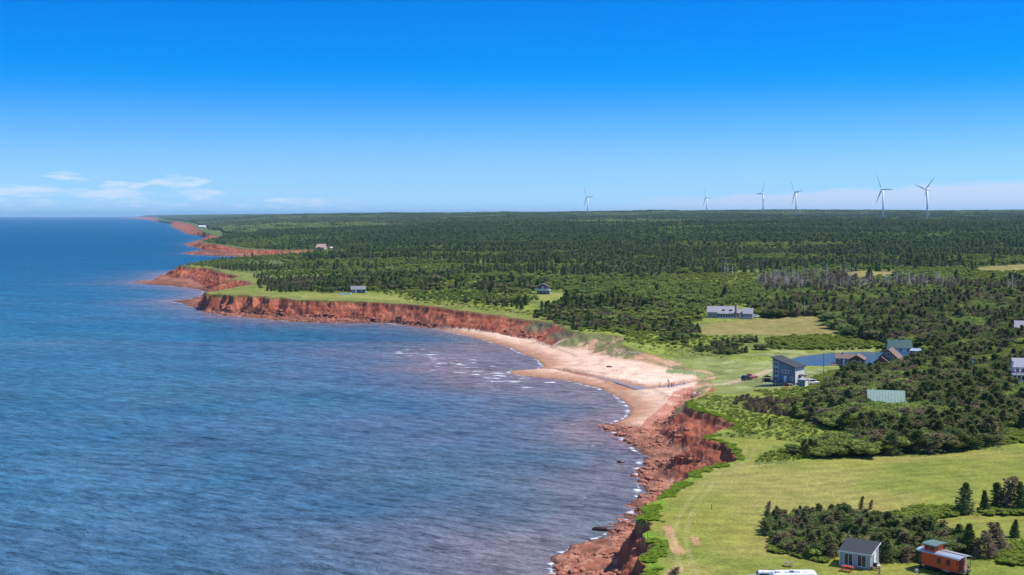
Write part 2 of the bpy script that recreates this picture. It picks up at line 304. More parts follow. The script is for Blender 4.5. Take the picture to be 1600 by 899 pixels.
def mesh_from(name, V, Fq, mats=(), smooth=True, tri=None):
    me = bpy.data.meshes.new(name); V = np.asarray(V, np.float32); Fq = np.asarray(Fq, np.int32)
    k = Fq.shape[1]
    me.vertices.add(len(V)); me.vertices.foreach_set('co', V.ravel())
    me.loops.add(Fq.size); me.loops.foreach_set('vertex_index', Fq.ravel())
    me.polygons.add(len(Fq)); me.polygons.foreach_set('loop_start', np.arange(0, Fq.size, k, dtype=np.int32))
    try: me.polygons.foreach_set('loop_total', np.full(len(Fq), k, np.int32))
    except Exception: pass
    me.polygons.foreach_set('use_smooth', np.full(len(Fq), smooth, bool))
    for m in mats: me.materials.append(m)
    me.update(calc_edges=True); return me
def link(name, me, parent=None, loc=None):
    o = bpy.data.objects.new(name, me); COL.objects.link(o)
    if parent: o.parent = parent
    if loc is not None: o.location = loc
    return o

# ground colours (albedo only) per vertex
def cover_colour(x, y, h):
    yk = y/K
    s = f_at(SAND, x, y); cl_ = f_at(CL, x, y); dr = f_at(dRn, x, y); ds = f_at(dS, x, y); tt = f_at(t, x, y); dc = f_at(dC, x, y)/np.maximum(f_at(CW, x, y), .1)
    a = fbm(x, y, 30, 4, 40); b = fbm(x, y, 5, 3, 41); c = fbm(x, y, 1.3, 2, 42); big = fbm(x, y, 160, 3, 43); m1 = fbm(x, y, 14, 3, 47)
    A = lambda *v: np.array(v, np.float32)
    mixn = lambda p, q, w: p*(1-w[:, None])+q*w[:, None]
    ones = np.ones(len(x), np.float32)
    # rough meadow
    g = mixn(A(.140, .165, .030)*ones[:, None], A(.225, .260, .038)*ones[:, None], sstep(.35, .65, b)); g = mixn(g, A(.125, .140, .042)*ones[:, None], sstep(.50, .68, a)*.7); g = mixn(g, A(.30, .36, .10)*ones[:, None], sstep(.6, .8, c)*.4)
    # forest floor seen between trees beyond
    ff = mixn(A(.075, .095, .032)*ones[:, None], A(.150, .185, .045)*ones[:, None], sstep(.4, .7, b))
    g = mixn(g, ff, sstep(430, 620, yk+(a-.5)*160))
    la = mixn(A(.245, .245, .046)*ones[:, None], A(.175, .208, .034)*ones[:, None], sstep(.3, .7, m1)); la = mixn(la, A(.32, .275, .08)*ones[:, None], sstep(.45, .7, a)*.7); la = mixn(la, A(.20, .24, .04)*ones[:, None], sstep(.55, .8, c)*.4)
    mow = .5+.5*np.sin((y*.9-x*.18+(a-.5)*14)*1.6); la = la*(1+(mow[:, None]-.5)*.16)
    m = mask('LAWN', x, y, 1.6); g[m] = la[m]
    lb = mixn(A(.20, .225, .042)*ones[:, None], A(.27, .265, .07)*ones[:, None], sstep(.35, .65, b)); m = mask('LAWNB', x, y); g[m] = lb[m]
    m = mask('LEFTGRASS', x, y) & ~mask('LAWNB', x, y); lgc = mixn(A(.150, .175, .034)*ones[:, None], A(.215, .215, .055)*ones[:, None], sstep(.35, .65, b)); g[m] = lgc[m]
    hay = mixn(A(.265, .215, .072)*ones[:, None], A(.215, .195, .058)*ones[:, None], sstep(.3, .7, a)); hay = mixn(hay, A(.33, .26, .11)*ones[:, None], sstep(.55, .75, b)*.5)
    for kx in ('HAY', 'FIELD2'): m = mask(kx, x, y); g[m] = hay[m]
    mar = mixn(A(.225, .245, .075)*ones[:, None], A(.155, .175, .055)*ones[:, None], sstep(.35, .65, m1)); mar = mixn(mar, A(.33, .36, .15)*ones[:, None], sstep(.5, .72, b)*.7); m = mask('MARSH', x, y, 5); g[m] = mar[m]
    # bright clearings on the plateau
    # worn patches and wheel tracks
    m = mask('DIRT', x, y, 2.5) & (b > .38); g[m] = (A(.44, .26, .13)*ones[:, None])[m]
    for dx in (0, 1.9):
        tr = [(a_[0]+dx, a_[1]) for a_ in TRACK]; d, _ = seg_fields(x, y, tr); g = mixn(g, A(.42, .36, .17)*ones[:, None], (1-sstep(.25, .6, d))*.26*sstep(.3, .6, b)*(yk < 230))
    d, _ = seg_fields(x, y, DRIVE); g = mixn(g, A(.50, .38, .24)*ones[:, None], (1-sstep(1.2, 2.2, d+(c-.5)))*.8*(yk < 330))
    # fresh green fringe hanging over the cliff edge
    fr = (1-sstep(1.2, 4.0, dr+(b-.5)*5))*(cl_ > .3)*(yk < 230); g = mixn(g, A(.165, .27, .025)*ones[:, None], fr*sstep(.40, .6, m1+.05))
    fr2 = (1-sstep(0.5, 3.5, dr))*(cl_ > .3)*(yk > 230); g = mixn(g, A(.085, .075, .035)*ones[:, None], fr2*.75)
    # red sandstone and clay
    lay = vnoise(h*1.0+b*1.2, x*.02, .55, 5)
    r = mixn(A(.30, .082, .042)*ones[:, None], A(.40, .135, .075)*ones[:, None], sstep(.3, .7, b)); r = mixn(r, A(.17, .050, .030)*ones[:, None], sstep(.5, .75, lay)*.7); r = mixn(r, A(.50, .24, .15)*ones[:, None], sstep(.6, .85, c)*.4)
    plat = mixn(A(.30, .115, .070)*ones[:, None], A(.45, .225, .15)*ones[:, None], sstep(.35, .65, c)); plat = mixn(plat, A(.17, .065, .045)*ones[:, None], sstep(.48, .7, b)*.6)
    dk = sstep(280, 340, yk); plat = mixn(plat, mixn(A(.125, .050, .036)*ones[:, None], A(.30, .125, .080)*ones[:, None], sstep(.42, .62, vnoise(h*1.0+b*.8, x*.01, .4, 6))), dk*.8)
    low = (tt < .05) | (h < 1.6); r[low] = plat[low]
    s = np.where(dr < -.5, s*(1-sstep(.04, .16, tt)*(cl_ > .78)), s)
    wet = (1-sstep(.15, .55, h+(b-.5)*.5))*(1-s); r = mixn(r, A(.115, .055, .038)*ones[:, None], wet*.8)
    sc = mixn(A(.70, .475, .35)*ones[:, None], A(.76, .545, .41)*ones[:, None], sstep(.35, .65, a)); sc = mixn(sc, A(.60, .36, .24)*ones[:, None], sstep(.48, .75, b)*.5)
    wets = 1-sstep(.45, 1.75, h+(a-.5)*.5); sc = mixn(sc, A(.44, .235, .145)*ones[:, None], wets); sc = mixn(sc, A(.30, .17, .11)*ones[:, None], (1-sstep(.12, .4, h)))
    for lv, ww, st_ in ((1.75, .07, .55), (2.25, .05, .35)): sc = mixn(sc, A(.25, .15, .09)*ones[:, None], np.exp(-((h+(a-.5)*.5-lv)/ww)**2)*st_*sstep(.3, .5, m1))
    redsand = inside(x, y, W_RED) if True else 0; sc = mixn(sc, A(.44, .19, .135)*ones[:, None], redsand*sstep(.3, .55, b+.1))
    sc = mixn(sc, A(.36, .17, .10)*ones[:, None], (1-sstep(1.0, 2.0, dc))*(yk < 400)*.8)
    shore_c = mixn(r, sc, np.clip(sstep(.35, .65, s+(b-.5)*.5), 0, 1))
    # dune slopes: sand with clumps of marram
    dune = (cl_ < .75) & (y > 236) & (yk < 330) & (dr > -16); du = mixn(A(.60, .37, .23)*ones[:, None], A(.44, .20, .12)*ones[:, None], sstep(.40, .65, m1)*.5); du = mixn(du, A(.20, .20, .08)*ones[:, None], sstep(.36, .52, b)*sstep(.03, .3, tt)); shore_c[dune & (dr < 0)] = mixn(shore_c, du, sstep(0.0, .25, tt))[dune & (dr < 0)]
    md = (yk > 285) & (yk < 345) & (dr < 0) & (cl_ >= .75); shore_c[md] = mixn(shore_c, A(.16, .135, .075)*ones[:, None], sstep(.45, .6, m1)*sstep(.2, .6, tt))[md]
    isl = inside(x+(b-.5)*3, y+(b-.5)*8, W_ISL); shore_c[isl] = (A(.20, .24, .10)*ones[:, None]*(.8+.5*c[:, None]))[isl]
    landm = sstep(-.35, .25, dr+(c-.5)*.8); landm = np.where((cl_ < .4), sstep(-1.5, 1.5, dr+(b-.5)*6), landm)
    landm = landm*(h > .9)
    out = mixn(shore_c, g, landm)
    dp = f_at(dP, x, y); out = mixn(out, A(.24, .17, .10)*ones[:, None], (1-sstep(.2, 1.8, np.abs(dp)))*.6)
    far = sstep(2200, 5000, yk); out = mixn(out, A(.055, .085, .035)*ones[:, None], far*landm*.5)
    return out
TRACK = [G(*p)[:2] for p in ((1066, 899), (1058, 870), (1052, 840), (1060, 810), (1078, 780), (1100, 755), (1130, 735), (1160, 715), (1165, 700))]
DRIVE = [G(*p)[:2] for p in ((1100, 604), (1135, 600), (1160, 594), (1185, 586), (1204, 578))]
W_RED = gpoly([(1052, 612), (1078, 604), (1108, 596), (1120, 600), (1096, 612), (1075, 625), (1060, 640), (1030, 670), (1000, 690), (985, 690), (1010, 655), (1040, 630)])
W_ISL = gpoly([(1038, 578), (1055, 575), (1085, 582), (1106, 586), (1098, 588), (1060, 584), (1040, 582)])

# ------------------------------------------------------------------ materials
MATS = {}
def mat(name, col, rough=.8, metal=0, spec=.3, bump=0, bscale=8, var=.12, emit=0):
    if name in MATS: return MATS[name]
    m = bpy.data.materials.new(name); m.use_nodes = True; t_ = m.node_tree; b = t_.nodes['Principled BSDF']
    b.inputs['Roughness'].default_value = rough; b.inputs['Metallic'].default_value = metal; b.inputs['Specular IOR Level'].default_value = spec
    tcx = N(t_, 'ShaderNodeTexCoord'); f = noise(t_, tcx.outputs['Object'], bscale, 4)
    c2 = tuple(min(1, v*(1+var*2)) for v in col); c1 = tuple(v*(1-var*2) for v in col)
    r = ramp(t_, [(.3, c1), (.7, c2)]); t_.links.new(f, r.inputs[0]); t_.links.new(r.outputs[0], b.inputs['Base Color'])
    if bump:
        bn = N(t_, 'ShaderNodeBump'); bn.inputs['Strength'].default_value = bump; bn.inputs['Distance'].default_value = .05; t_.links.new(f, bn.inputs['Height']); t_.links.new(bn.outputs[0], b.inputs['Normal'])
    MATS[name] = m; return m
gm = bpy.data.materials.new('ground'); gm.use_nodes = True; t_ = gm.node_tree; b = t_.nodes['Principled BSDF']; b.inputs['Roughness'].default_value = .95; b.inputs['Specular IOR Level'].default_value = .12
va = N(t_, 'ShaderNodeVertexColor', layer_name='albedo'); geo = N(t_, 'ShaderNodeNewGeometry')
f1 = noise(t_, geo.outputs['Position'], 1.6, 6, .65); f2 = noise(t_, geo.outputs['Position'], .22, 6, .6)
mm = math_(t_, 'MULTIPLY', math_(t_, 'MULTIPLY_ADD', f1, 1.5, .25), math_(t_, 'MULTIPLY_ADD', f2, 1.1, .45))
cc = N(t_, 'ShaderNodeVectorMath', operation='SCALE'); t_.links.new(va.outputs[0], cc.inputs[0]); t_.links.new(mm, cc.inputs['Scale'])
t_.links.new(cc.outputs[0], b.inputs['Base Color'])
bn = N(t_, 'ShaderNodeBump'); bn.inputs['Strength'].default_value = .8; bn.inputs['Distance'].default_value = .5; t_.links.new(f1, bn.inputs['Height']); t_.links.new(bn.outputs[0], b.inputs['Normal'])

ii, jj = np.meshgrid(np.arange(len(US)-1), np.arange(NR-1), indexing='ij'); id0 = ii*NR+jj
Fq = np.stack([id0, id0+NR, id0+NR+1, id0+1], -1).reshape(-1, 4); hv = TH.ravel()
keep = (hv[Fq].max(1) > -.35); Fq = Fq[keep]
used = np.zeros(TX.size, bool); used[Fq.ravel()] = True; remap = np.cumsum(used)-1
V = np.stack([TX.ravel(), TY.ravel(), hv], 1)[used]; Fq = remap[Fq]
me = mesh_from('ground', V, Fq, [gm]); ca = me.color_attributes.new('albedo', 'FLOAT_COLOR', 'POINT')
colr = cover_colour(V[:, 0], V[:, 1], V[:, 2]); ca.data.foreach_set('color', np.concatenate([colr, np.ones((len(V), 1))], 1).astype(np.float32).ravel())
o = link('ground', me); o['kind'] = 'structure'
print('terrain faces', len(Fq))

# ------------------------------------------------------------------ the sea
wu = np.linspace(-.76, .76, 420); wl = np.linspace(math.log(30), math.log(60000), 560)
WU, WL = np.meshgrid(wu, wl, indexing='ij'); WY = np.exp(WL); WX = WU*WY
ds = np.empty(WX.size, np.float32); m = WY.ravel() < 17000*K; dd, _ = seg_fields(WX.ravel()[m], WY.ravel()[m], SHORE); sg = inside(WX.ravel()[m], WY.ravel()[m], SHORE)
ds[:] = 5000; ds[m] = np.where(sg, -dd, dd)
i2, j2 = np.meshgrid(np.arange(len(wu)-1), np.arange(len(wl)-1), indexing='ij'); id0 = i2*len(wl)+j2
Fw = np.stack([id0, id0+len(wl), id0+len(wl)+1, id0+1], -1).reshape(-1, 4); Fw = Fw[ds[Fw].max(1) > -30]
us_ = np.zeros(WX.size, bool); us_[Fw.ravel()] = True; rm = np.cumsum(us_)-1
V = np.stack([WX.ravel(), WY.ravel(), np.zeros(WX.size)], 1)[us_]; Fw = rm[Fw]
SHOAL = np.array([P(640, 550), P(690, 560), P(720, 575), P(760, 585), P(800, 596)])
dsh, _ = seg_fields(V[:, 0], V[:, 1], SHOAL)
x, y = V[:, 0], V[:, 1]; ds = ds[us_]
warm = np.clip(np.exp(-np.maximum(ds, 0)/22)*.95+np.exp(-(dsh/34)**2)*.55+np.exp(-np.maximum(ds, 0)/120)*(y < 330*K)*.38, 0, 1)*(1-sstep(500*K, 1100*K, y)*.8)
warm = np.clip(warm*(.55+.9*fbm(x, y, 26, 3, 50)), 0, 1)
wm = bpy.data.materials.new('sea_water'); wm.use_nodes = True; t_ = wm.node_tree; b = t_.nodes['Principled BSDF']
me = mesh_from('sea', V, Fw, [wm])
for nm, arr in (('shore', np.clip(ds, -30, 4000)), ('warm', warm), ('shoal', np.clip(dsh, 0, 500))):
    at_ = me.attributes.new(nm, 'FLOAT', 'POINT'); at_.data.foreach_set('value', arr.astype(np.float32))
o = link('sea', me); o['kind'] = 'structure'
def attr(t, n, typ='GEOMETRY'):
    a = N(t, 'ShaderNodeAttribute', attribute_name=n, attribute_type=typ); return a
geo = N(t_, 'ShaderNodeNewGeometry')
def mapped(t, vec, sc, rot=0):
    if rot:
        vr = N(t, 'ShaderNodeVectorRotate', rotation_type='Z_AXIS'); vr.inputs['Angle'].default_value = rot; t.links.new(vec, vr.inputs['Vector']); vec = vr.outputs[0]; rot = 0
    mp = N(t, 'ShaderNodeMapping'); mp.inputs['Scale'].default_value = sc; mp.inputs['Rotation'].default_value = (0, 0, rot); t.links.new(vec, mp.inputs['Vector']); return mp.outputs[0]
w1 = noise(t_, mapped(t_, geo.outputs['Position'], (.13, .34, 1), radians(30)), 1.0, 6, .66, .25)
wl_ = noise(t_, mapped(t_, geo.outputs['Position'], (.016, .06, 1), radians(26)), 1.0, 5, .62, .2)
wp = noise(t_, mapped(t_, geo.outputs['Position'], (.006, .006, 1), 0), 1.0, 3, .55)
wq = noise(t_, mapped(t_, geo.outputs['Position'], (.011, .009, 1), 1.0), 1.0, 3, .55)
w2 = noise(t_, mapped(t_, geo.outputs['Position'], (.5, 1.0, 1), radians(34)), 1.0, 3, .6)
w3 = noise(t_, mapped(t_, geo.outputs['Position'], (.012, .03, 1), radians(24)), 1.0, 4, .6)
wcol = ramp(t_, [(.25, (.010, .088, .175)), (.5, (.018, .122, .220)), (.75, (.030, .156, .258))]); t_.links.new(w3, wcol.inputs[0])
sepp = N(t_, 'ShaderNodeSeparateXYZ'); t_.links.new(geo.outputs['Position'], sepp.inputs[0])
deep = math_(t_, 'MULTIPLY', math_(t_, 'SUBTRACT', math_(t_, 'LOGARITHM', sepp.outputs[1], 2.718), 6.2), .7, clamp=True)
c0 = mixc(t_, deep, wcol.outputs[0], (.000, .068, .158))
c1 = mixc(t_, attr(t_, 'warm').outputs['Fac'], c0, (.215, .160, .175))
dark = math_(t_, 'ADD', math_(t_, 'ADD', math_(t_, 'MULTIPLY_ADD', w1, 3.0, -1.72), math_(t_, 'MULTIPLY', w2, 1.45)), math_(t_, 'MULTIPLY_ADD', wl_, 1.2, -.10))  # light and dark of the wave facets, painted into the water colour
nearf = math_(t_, 'SUBTRACT', 1.0, math_(t_, 'MULTIPLY', deep, 1.6, clamp=True))
c1 = mixc(t_, math_(t_, 'MULTIPLY', math_(t_, 'MULTIPLY', math_(t_, 'SUBTRACT', wp, .45), 5.0, clamp=True), math_(t_, 'MULTIPLY', nearf, .55)), c1, (.026, .125, .165))
c1 = mixc(t_, math_(t_, 'MULTIPLY', math_(t_, 'MULTIPLY', math_(t_, 'SUBTRACT', wq, .52), 6.0, clamp=True), math_(t_, 'MULTIPLY', nearf, .26)), c1, (.120, .120, .160))
cs = N(t_, 'ShaderNodeVectorMath', operation='SCALE'); t_.links.new(c1, cs.inputs[0]); t_.links.new(dark, cs.inputs['Scale'])
# surf: broken white lines along the shore and whitecaps over the shoal
sh = attr(t_, 'shore').outputs['Fac']; fo = noise(t_, mapped(t_, geo.outputs['Position'], (.12, .3, 1), radians(20)), 1.0, 5, .62)
fo2 = noise(t_, geo.outputs['Position'], .045, 3, .5)
def band(c, wdt): return math_(t_, 'SUBTRACT', 1.0, math_(t_, 'DIVIDE', math_(t_, 'ABSOLUTE', math_(t_, 'SUBTRACT', math_(t_, 'ADD', sh, math_(t_, 'MULTIPLY_ADD', fo2, 8, -4)), c)), wdt), clamp=True)
edge = math_(t_, 'MAXIMUM', band(0.6, 2.2), math_(t_, 'MULTIPLY', band(11, 1.6), .35))
fm = math_(t_, 'MULTIPLY', math_(t_, 'SUBTRACT', math_(t_, 'MULTIPLY_ADD', edge, .27, fo), .72), 9, clamp=True)
so = math_(t_, 'SUBTRACT', 1.0, math_(t_, 'DIVIDE', attr(t_, 'shoal').outputs['Fac'], 34.0), clamp=True)
so2 = math_(t_, 'MULTIPLY_ADD', so, .17, math_(t_, 'MULTIPLY', math_(t_, 'SUBTRACT', 1.0, math_(t_, 'DIVIDE', sh, 120.0), clamp=True), .10))
fc = noise(t_, mapped(t_, geo.outputs['Position'], (.13, .22, 1), radians(12)), 1.0, 4, .6)
fm2 = math_(t_, 'MULTIPLY', math_(t_, 'SUBTRACT', math_(t_, 'ADD', fc, so2), .79), 14, clamp=True)
fm = math_(t_, 'MAXIMUM', fm, fm2)
cw = mixc(t_, fm, cs.outputs[0], (.78, .80, .84)); t_.links.new(cw, b.inputs['Base Color'])
b.inputs['Roughness'].default_value = .25; b.inputs['IOR'].default_value = 1.33; t_.links.new(math_(t_, 'MULTIPLY_ADD', deep, -.075, .085, clamp=True), b.inputs['Specular IOR Level'])
hh = math_(t_, 'ADD', math_(t_, 'MULTIPLY', w1, 1.0), math_(t_, 'MULTIPLY', w2, .25))
bn = N(t_, 'ShaderNodeBump'); bn.inputs['Strength'].default_value = 1.0; bn.inputs['Distance'].default_value = 2.2; t_.links.new(hh, bn.inputs['Height']); t_.links.new(bn.outputs[0], b.inputs['Normal'])

# pond and beach stream: sheets of still water lying in their hollows
pm = bpy.data.materials.new('pond_water'); pm.use_nodes = True; t2 = pm.node_tree; pb = t2.nodes['Principled BSDF']; pb.inputs['Base Color'].default_value = (.035, .085, .16, 1); pb.inputs['Roughness'].default_value = .12; pb.inputs['IOR'].default_value = 1.33
g2 = N(t2, 'ShaderNodeNewGeometry'); bb = N(t2, 'ShaderNodeBump'); bb.inputs['Strength'].default_value = .6; bb.inputs['Distance'].default_value = .5; t2.links.new(noise(t2, mapped(t2, g2.outputs['Position'], (.5, 1.2, 1)), 1.0, 4), bb.inputs['Height']); t2.links.new(bb.outputs[0], pb.inputs['Normal'])
def sheet(name, pts, z, m):
    me = bpy.data.meshes.new(name); me.from_pydata([(x, y, z) for x, y in pts], [], [tuple(range(len(pts)))]); me.materials.append(m); o = link(name, me); o['kind'] = 'structure'; return o
cx = sum(p[0] for p in POND)/len(POND); cy_ = sum(p[1] for p in POND)/len(POND)
sheet('pond', [(cx+(x-cx)*1.12, cy_+(y-cy_)*1.3) for x, y in POND], 2.15, pm)
cwz = ((1.0, 2.2), (1.4, 2.0), (2, 1.8), (2.6, 1.6), (2.6, 1.5), (3.6, 1.45), (2.8, 1.4), (1.2, 1.2), (1.2, .8), (1, .35)); vv = []; ff_ = []; tt_ = np.linspace(0, 9, 73); cxs = [np.interp(tt_, range(10), [p[k] for p in CREEK[:10]]) for k in (0, 1)]
ws = np.interp(tt_, range(10), [w for w, z in cwz]); zs = np.interp(tt_, range(10), [z for w, z in cwz]); ws = ws*(.75+.6*fbm(cxs[0], cxs[1], 4, 2, 95))
for i_ in range(73):
    vv += [(cxs[0][i_], cxs[1][i_]-ws[i_]*1.25, zs[i_]-.05), (cxs[0][i_], cxs[1][i_]+ws[i_]*1.25, zs[i_]-.05)]
    if i_: k0 = 2*i_; ff_.append((k0-2, k0-1, k0+1, k0))
sm = bpy.data.materials.new('stream_water'); sm.use_nodes = True; sb = sm.node_tree.nodes['Principled BSDF']; sb.inputs['Base Color'].default_value = (.26, .20, .19, 1); sb.inputs['Roughness'].default_value = .35; sb.inputs['IOR'].default_value = 1.33; sb.inputs['Specular IOR Level'].default_value = .3
me = bpy.data.meshes.new('stream'); me.from_pydata(vv, [], ff_); me.materials.append(sm); o = link('stream', me); o['kind'] = 'structure'

# ------------------------------------------------------------------ vegetation
def leafmat(name, lo, hi, browns=None):
    m = bpy.data.materials.new(name); m.use_nodes = True; t = m.node_tree; t.nodes.clear()
    oi = N(t, 'ShaderNodeObjectInfo'); g = N(t, 'ShaderNodeNewGeometry')
    n = noise(t, g.outputs['Position'], .9, 3)
    f = math_(t, 'ADD', math_(t, 'MULTIPLY', oi.outputs['Random'], .75), math_(t, 'MULTIPLY_ADD', n, .9, -.32), clamp=True)
    st = [(0, lo), (.8, hi)] if browns is None else [(0, lo), (.80, hi), (.90, browns), (1, browns)]
    r = ramp(t, st); t.links.new(f if browns is None else math_(t, 'ADD', math_(t, 'MULTIPLY', oi.outputs['Random'], .9), math_(t, 'MULTIPLY_ADD', n, .4, -.15), clamp=True), r.inputs[0])
    d = N(t, 'ShaderNodeBsdfDiffuse'); tr = N(t, 'ShaderNodeBsdfTranslucent'); mx = N(t, 'ShaderNodeMixShader'); mx.inputs[0].default_value = .35
    t.links.new(r.outputs[0], d.inputs[0]); t.links.new(r.outputs[0], tr.inputs[0]); t.links.new(d.outputs[0], mx.inputs[1]); t.links.new(tr.outputs[0], mx.inputs[2])
    ou = N(t, 'ShaderNodeOutputMaterial'); t.links.new(mx.outputs[0], ou.inputs[0]); return m
M_SPR = leafmat('spruce_needles', (.100, .138, .045), (.215, .248, .085), (.24, .21, .10))
M_SPRF = leafmat('far_spruce_needles', (.105, .150, .060), (.200, .245, .090))
M_GRAY = leafmat('weathered_needles', (.19, .16, .085), (.31, .235, .15))
M_LEAF = leafmat('broad_leaves', (.155, .210, .052), (.285, .345, .085))
M_SHR = leafmat('shrub_leaves', (.155, .205, .036), (.29, .345, .065))
M_FRG = leafmat('fringe_grass', (.17, .25, .028), (.27, .37, .045))
M_MAR = leafmat('coarse_leaves', (.13, .15, .05), (.23, .24, .09))
M_RUST = leafmat('rusty_needles', (.24, .125, .07), (.34, .19, .115))
M_BARK = mat('bark', (.10, .075, .055), .95)
M_DEAD = mat('bleached_wood', (.56, .49, .40), .9)

def cards(pts, dirs, size, rng, up=.3):
    """one bent leaf spray (2 quads) per point, roughly facing dirs"""
    n = len(pts); d = dirs/np.linalg.norm(dirs, axis=1, keepdims=True)
    r = rng.normal(size=(n, 3)); r[:, 2] += up; a = np.cross(d, r); a /= np.linalg.norm(a, axis=1, keepdims=True)+1e-9
    b = np.cross(a, d); s = size[:, None]
    tip = pts+d*s*.9; base = pts-d*s*.6
    w = a*s*.45; k = b*s*.18
    V = np.stack([base, pts+w-k, tip, pts-w-k], 1).reshape(-1, 3)
    Fc = np.arange(n*4).reshape(-1, 4)
    Fc = np.concatenate([Fc[:, [0, 1, 2]], Fc[:, [0, 2, 3]]])
    return V, Fc
def cone_core(h, r, z0, lean, n=8, levels=4, rng=None):
    V = []; Fc = []
    for k in range(levels+1):
        t = k/levels
        for i in range(n):
            a = 2*pi*i/n; rr = r*(1-t)**.8*(.8+.3*rng.rand())+.02; z = z0+(h-z0)*t
            V.append((rr*cos(a)+lean*z*z/h, rr*sin(a), z))
    for k in range(levels):
        for i in range(n):
            j = (i+1) % n; a, b_, c, d = k*n+i, k*n+j, (k+1)*n+j, (k+1)*n+i; Fc += [(a, b_, c), (a, c, d)]
    return np.array(V), np.array(Fc)
def spruce(seed, h=1.0, r=.33, nb=90, cs=6, z0=.04, lean=0.0, pw=.8, core=.55, size=.075, lump=0.0):
    rng = np.random.RandomState(seed); P_, D_, S_ = [], [], []
    for k in range(nb):
        t = (k+rng.rand())/nb; z = z0*h+(h-z0*h)*t; L = r*((1-t)**pw)*(.6+.55*rng.rand())+.03*h
        if lump: L *= 1+lump*math.sin(3*t*6+seed)*.5
        az = k*2.39996+rng.rand()*.5; dz = -.25+.55*t+rng.rand()*.2
        for c in range(cs):
            s = (.30+.70*(c+.5)/cs)*L; az2 = az+(rng.rand()-.5)*.5
            P_.append((s*cos(az2)+lean*z*z/h, s*sin(az2), z+dz*s*.5+(rng.rand()-.5)*.03*h))
            D_.append((cos(az2)+rng.normal()*.45, sin(az2)+rng.normal()*.45, .25+rng.normal()*.35)); S_.append(size*h*(.7+.7*rng.rand()))
    V, Fc = cards(np.array(P_), np.array(D_), np.array(S_), rng)
    if core: cv_, cf = cone_core(h*.93, r*core, z0*h, lean, rng=rng); Fc = np.concatenate([Fc, cf+len(V)]); V = np.concatenate([V, cv_])
    return V, Fc
def bushy(seed, h=1.0, r=.55, lumps=9, n=600, size=.06, lean=0.0, core=True, flat=.8):
    rng = np.random.RandomState(seed); Vs, Fs, off = [], [], 0
    for l in range(lumps):
        a = rng.rand()*2*pi; q = r*math.sqrt(rng.rand())*.75; c = np.array([q*cos(a), q*sin(a), h*(.30+.42*rng.rand()*(1-q/r*.55))]); rad = r*(.30+.22*rng.rand())
        d = rng.normal(size=(n//lumps, 3)); d /= np.linalg.norm(d, axis=1, keepdims=True); d[:, 2] = np.abs(d[:, 2])*.9+d[:, 2]*.1
        pt = c+d*rad*np.array([1, 1, flat])*(.85+.3*rng.rand(len(d), 1)); pt[:, 0] += lean*pt[:, 2]
        V, Fc = cards(pt, d+rng.normal(size=d.shape)*.6, size*(.7+.6*rng.rand(len(d))), rng, .5); Vs.append(V); Fs.append(Fc+off); off += len(V)
        if core:
            th = np.linspace(0, 2*pi, 7)[:-1]; rings = [(0, -.9), (.75, -.4), (.80, .25), (.45, .70)]
            V = [c+np.array([rad*rr*cos(x_), rad*rr*sin(x_), rad*zz*flat]) for rr, zz in rings for x_ in th]+[c+np.array([0, 0, rad*.82*flat])]
            V = np.array(V); V[:, 0] += lean*V[:, 2]; V[:, 2] = np.maximum(V[:, 2], -.05); Fc = []
            for k in range(3):
                for i in range(6): j = (i+1) % 6; Fc += [(k*6+i, k*6+j, k*6+6+j), (k*6+i, k*6+6+j, k*6+6+i)]
            Fc += [(18+i, 18+(i+1) % 6, 24) for i in range(6)]
            Vs.append(V); Fs.append(np.array(Fc)+off); off += len(V)
    return np.concatenate(Vs), np.concatenate(Fs)
def trunk(h, r, lean=0.0, limbs=0, seed=0, z1=.8, n=6):
    rng = np.random.RandomState(seed); V, Fc = [], []
    def tube(p, q, ra, rb):
        p, q = np.array(p, float), np.array(q, float); d = q-p; d /= np.linalg.norm(d); a = np.cross(d, (0.3, 1, .2)); a /= np.linalg.norm(a); b_ = np.cross(d, a); o_ = len(V)
        for c, rr in ((p, ra), (q, rb)):
            for i in range(n): V.append(c+rr*(a*cos(2*pi*i/n)+b_*sin(2*pi*i/n)))
        for i in range(n): j = (i+1) % n; Fc.extend([(o_+i, o_+j, o_+n+j), (o_+i, o_+n+j, o_+n+i)])
    pts = [(lean*(z*h)**2/h, 0, z*h) for z in np.linspace(0, z1, 5)]; pts[0] = (0, 0, -.3)
    for k in range(4): tube(pts[k], pts[k+1], r*(1-k*.2), r*(1-(k+1)*.2))
    for k in range(limbs):
        t = .25+.7*k/max(1, limbs); z = t*h*z1; a = k*2.4+rng.rand(); L = h*(.10+.22*(1-t))*(.6+.6*rng.rand()); x0_ = lean*z*z/h
        tube((x0_, 0, z), (x0_+L*cos(a), L*sin(a), z+L*(.1+.5*rng.rand())), r*.30, r*.08)
    return np.array(V), np.array(Fc)
def tmesh(name, parts):
    """join (V, F, material) into one triangle mesh"""
    V = np.concatenate([p[0] for p in parts]); off = 0; Fs = []; mi = []
    for k, (v, f, m) in enumerate(parts): Fs.append(f+off); off += len(v); mi += [k]*len(f)
    me = mesh_from(name, V, np.concatenate(Fs), [p[2] for p in parts], smooth=False); me.polygons.foreach_set('material_index', np.array(mi, np.int32)); return me

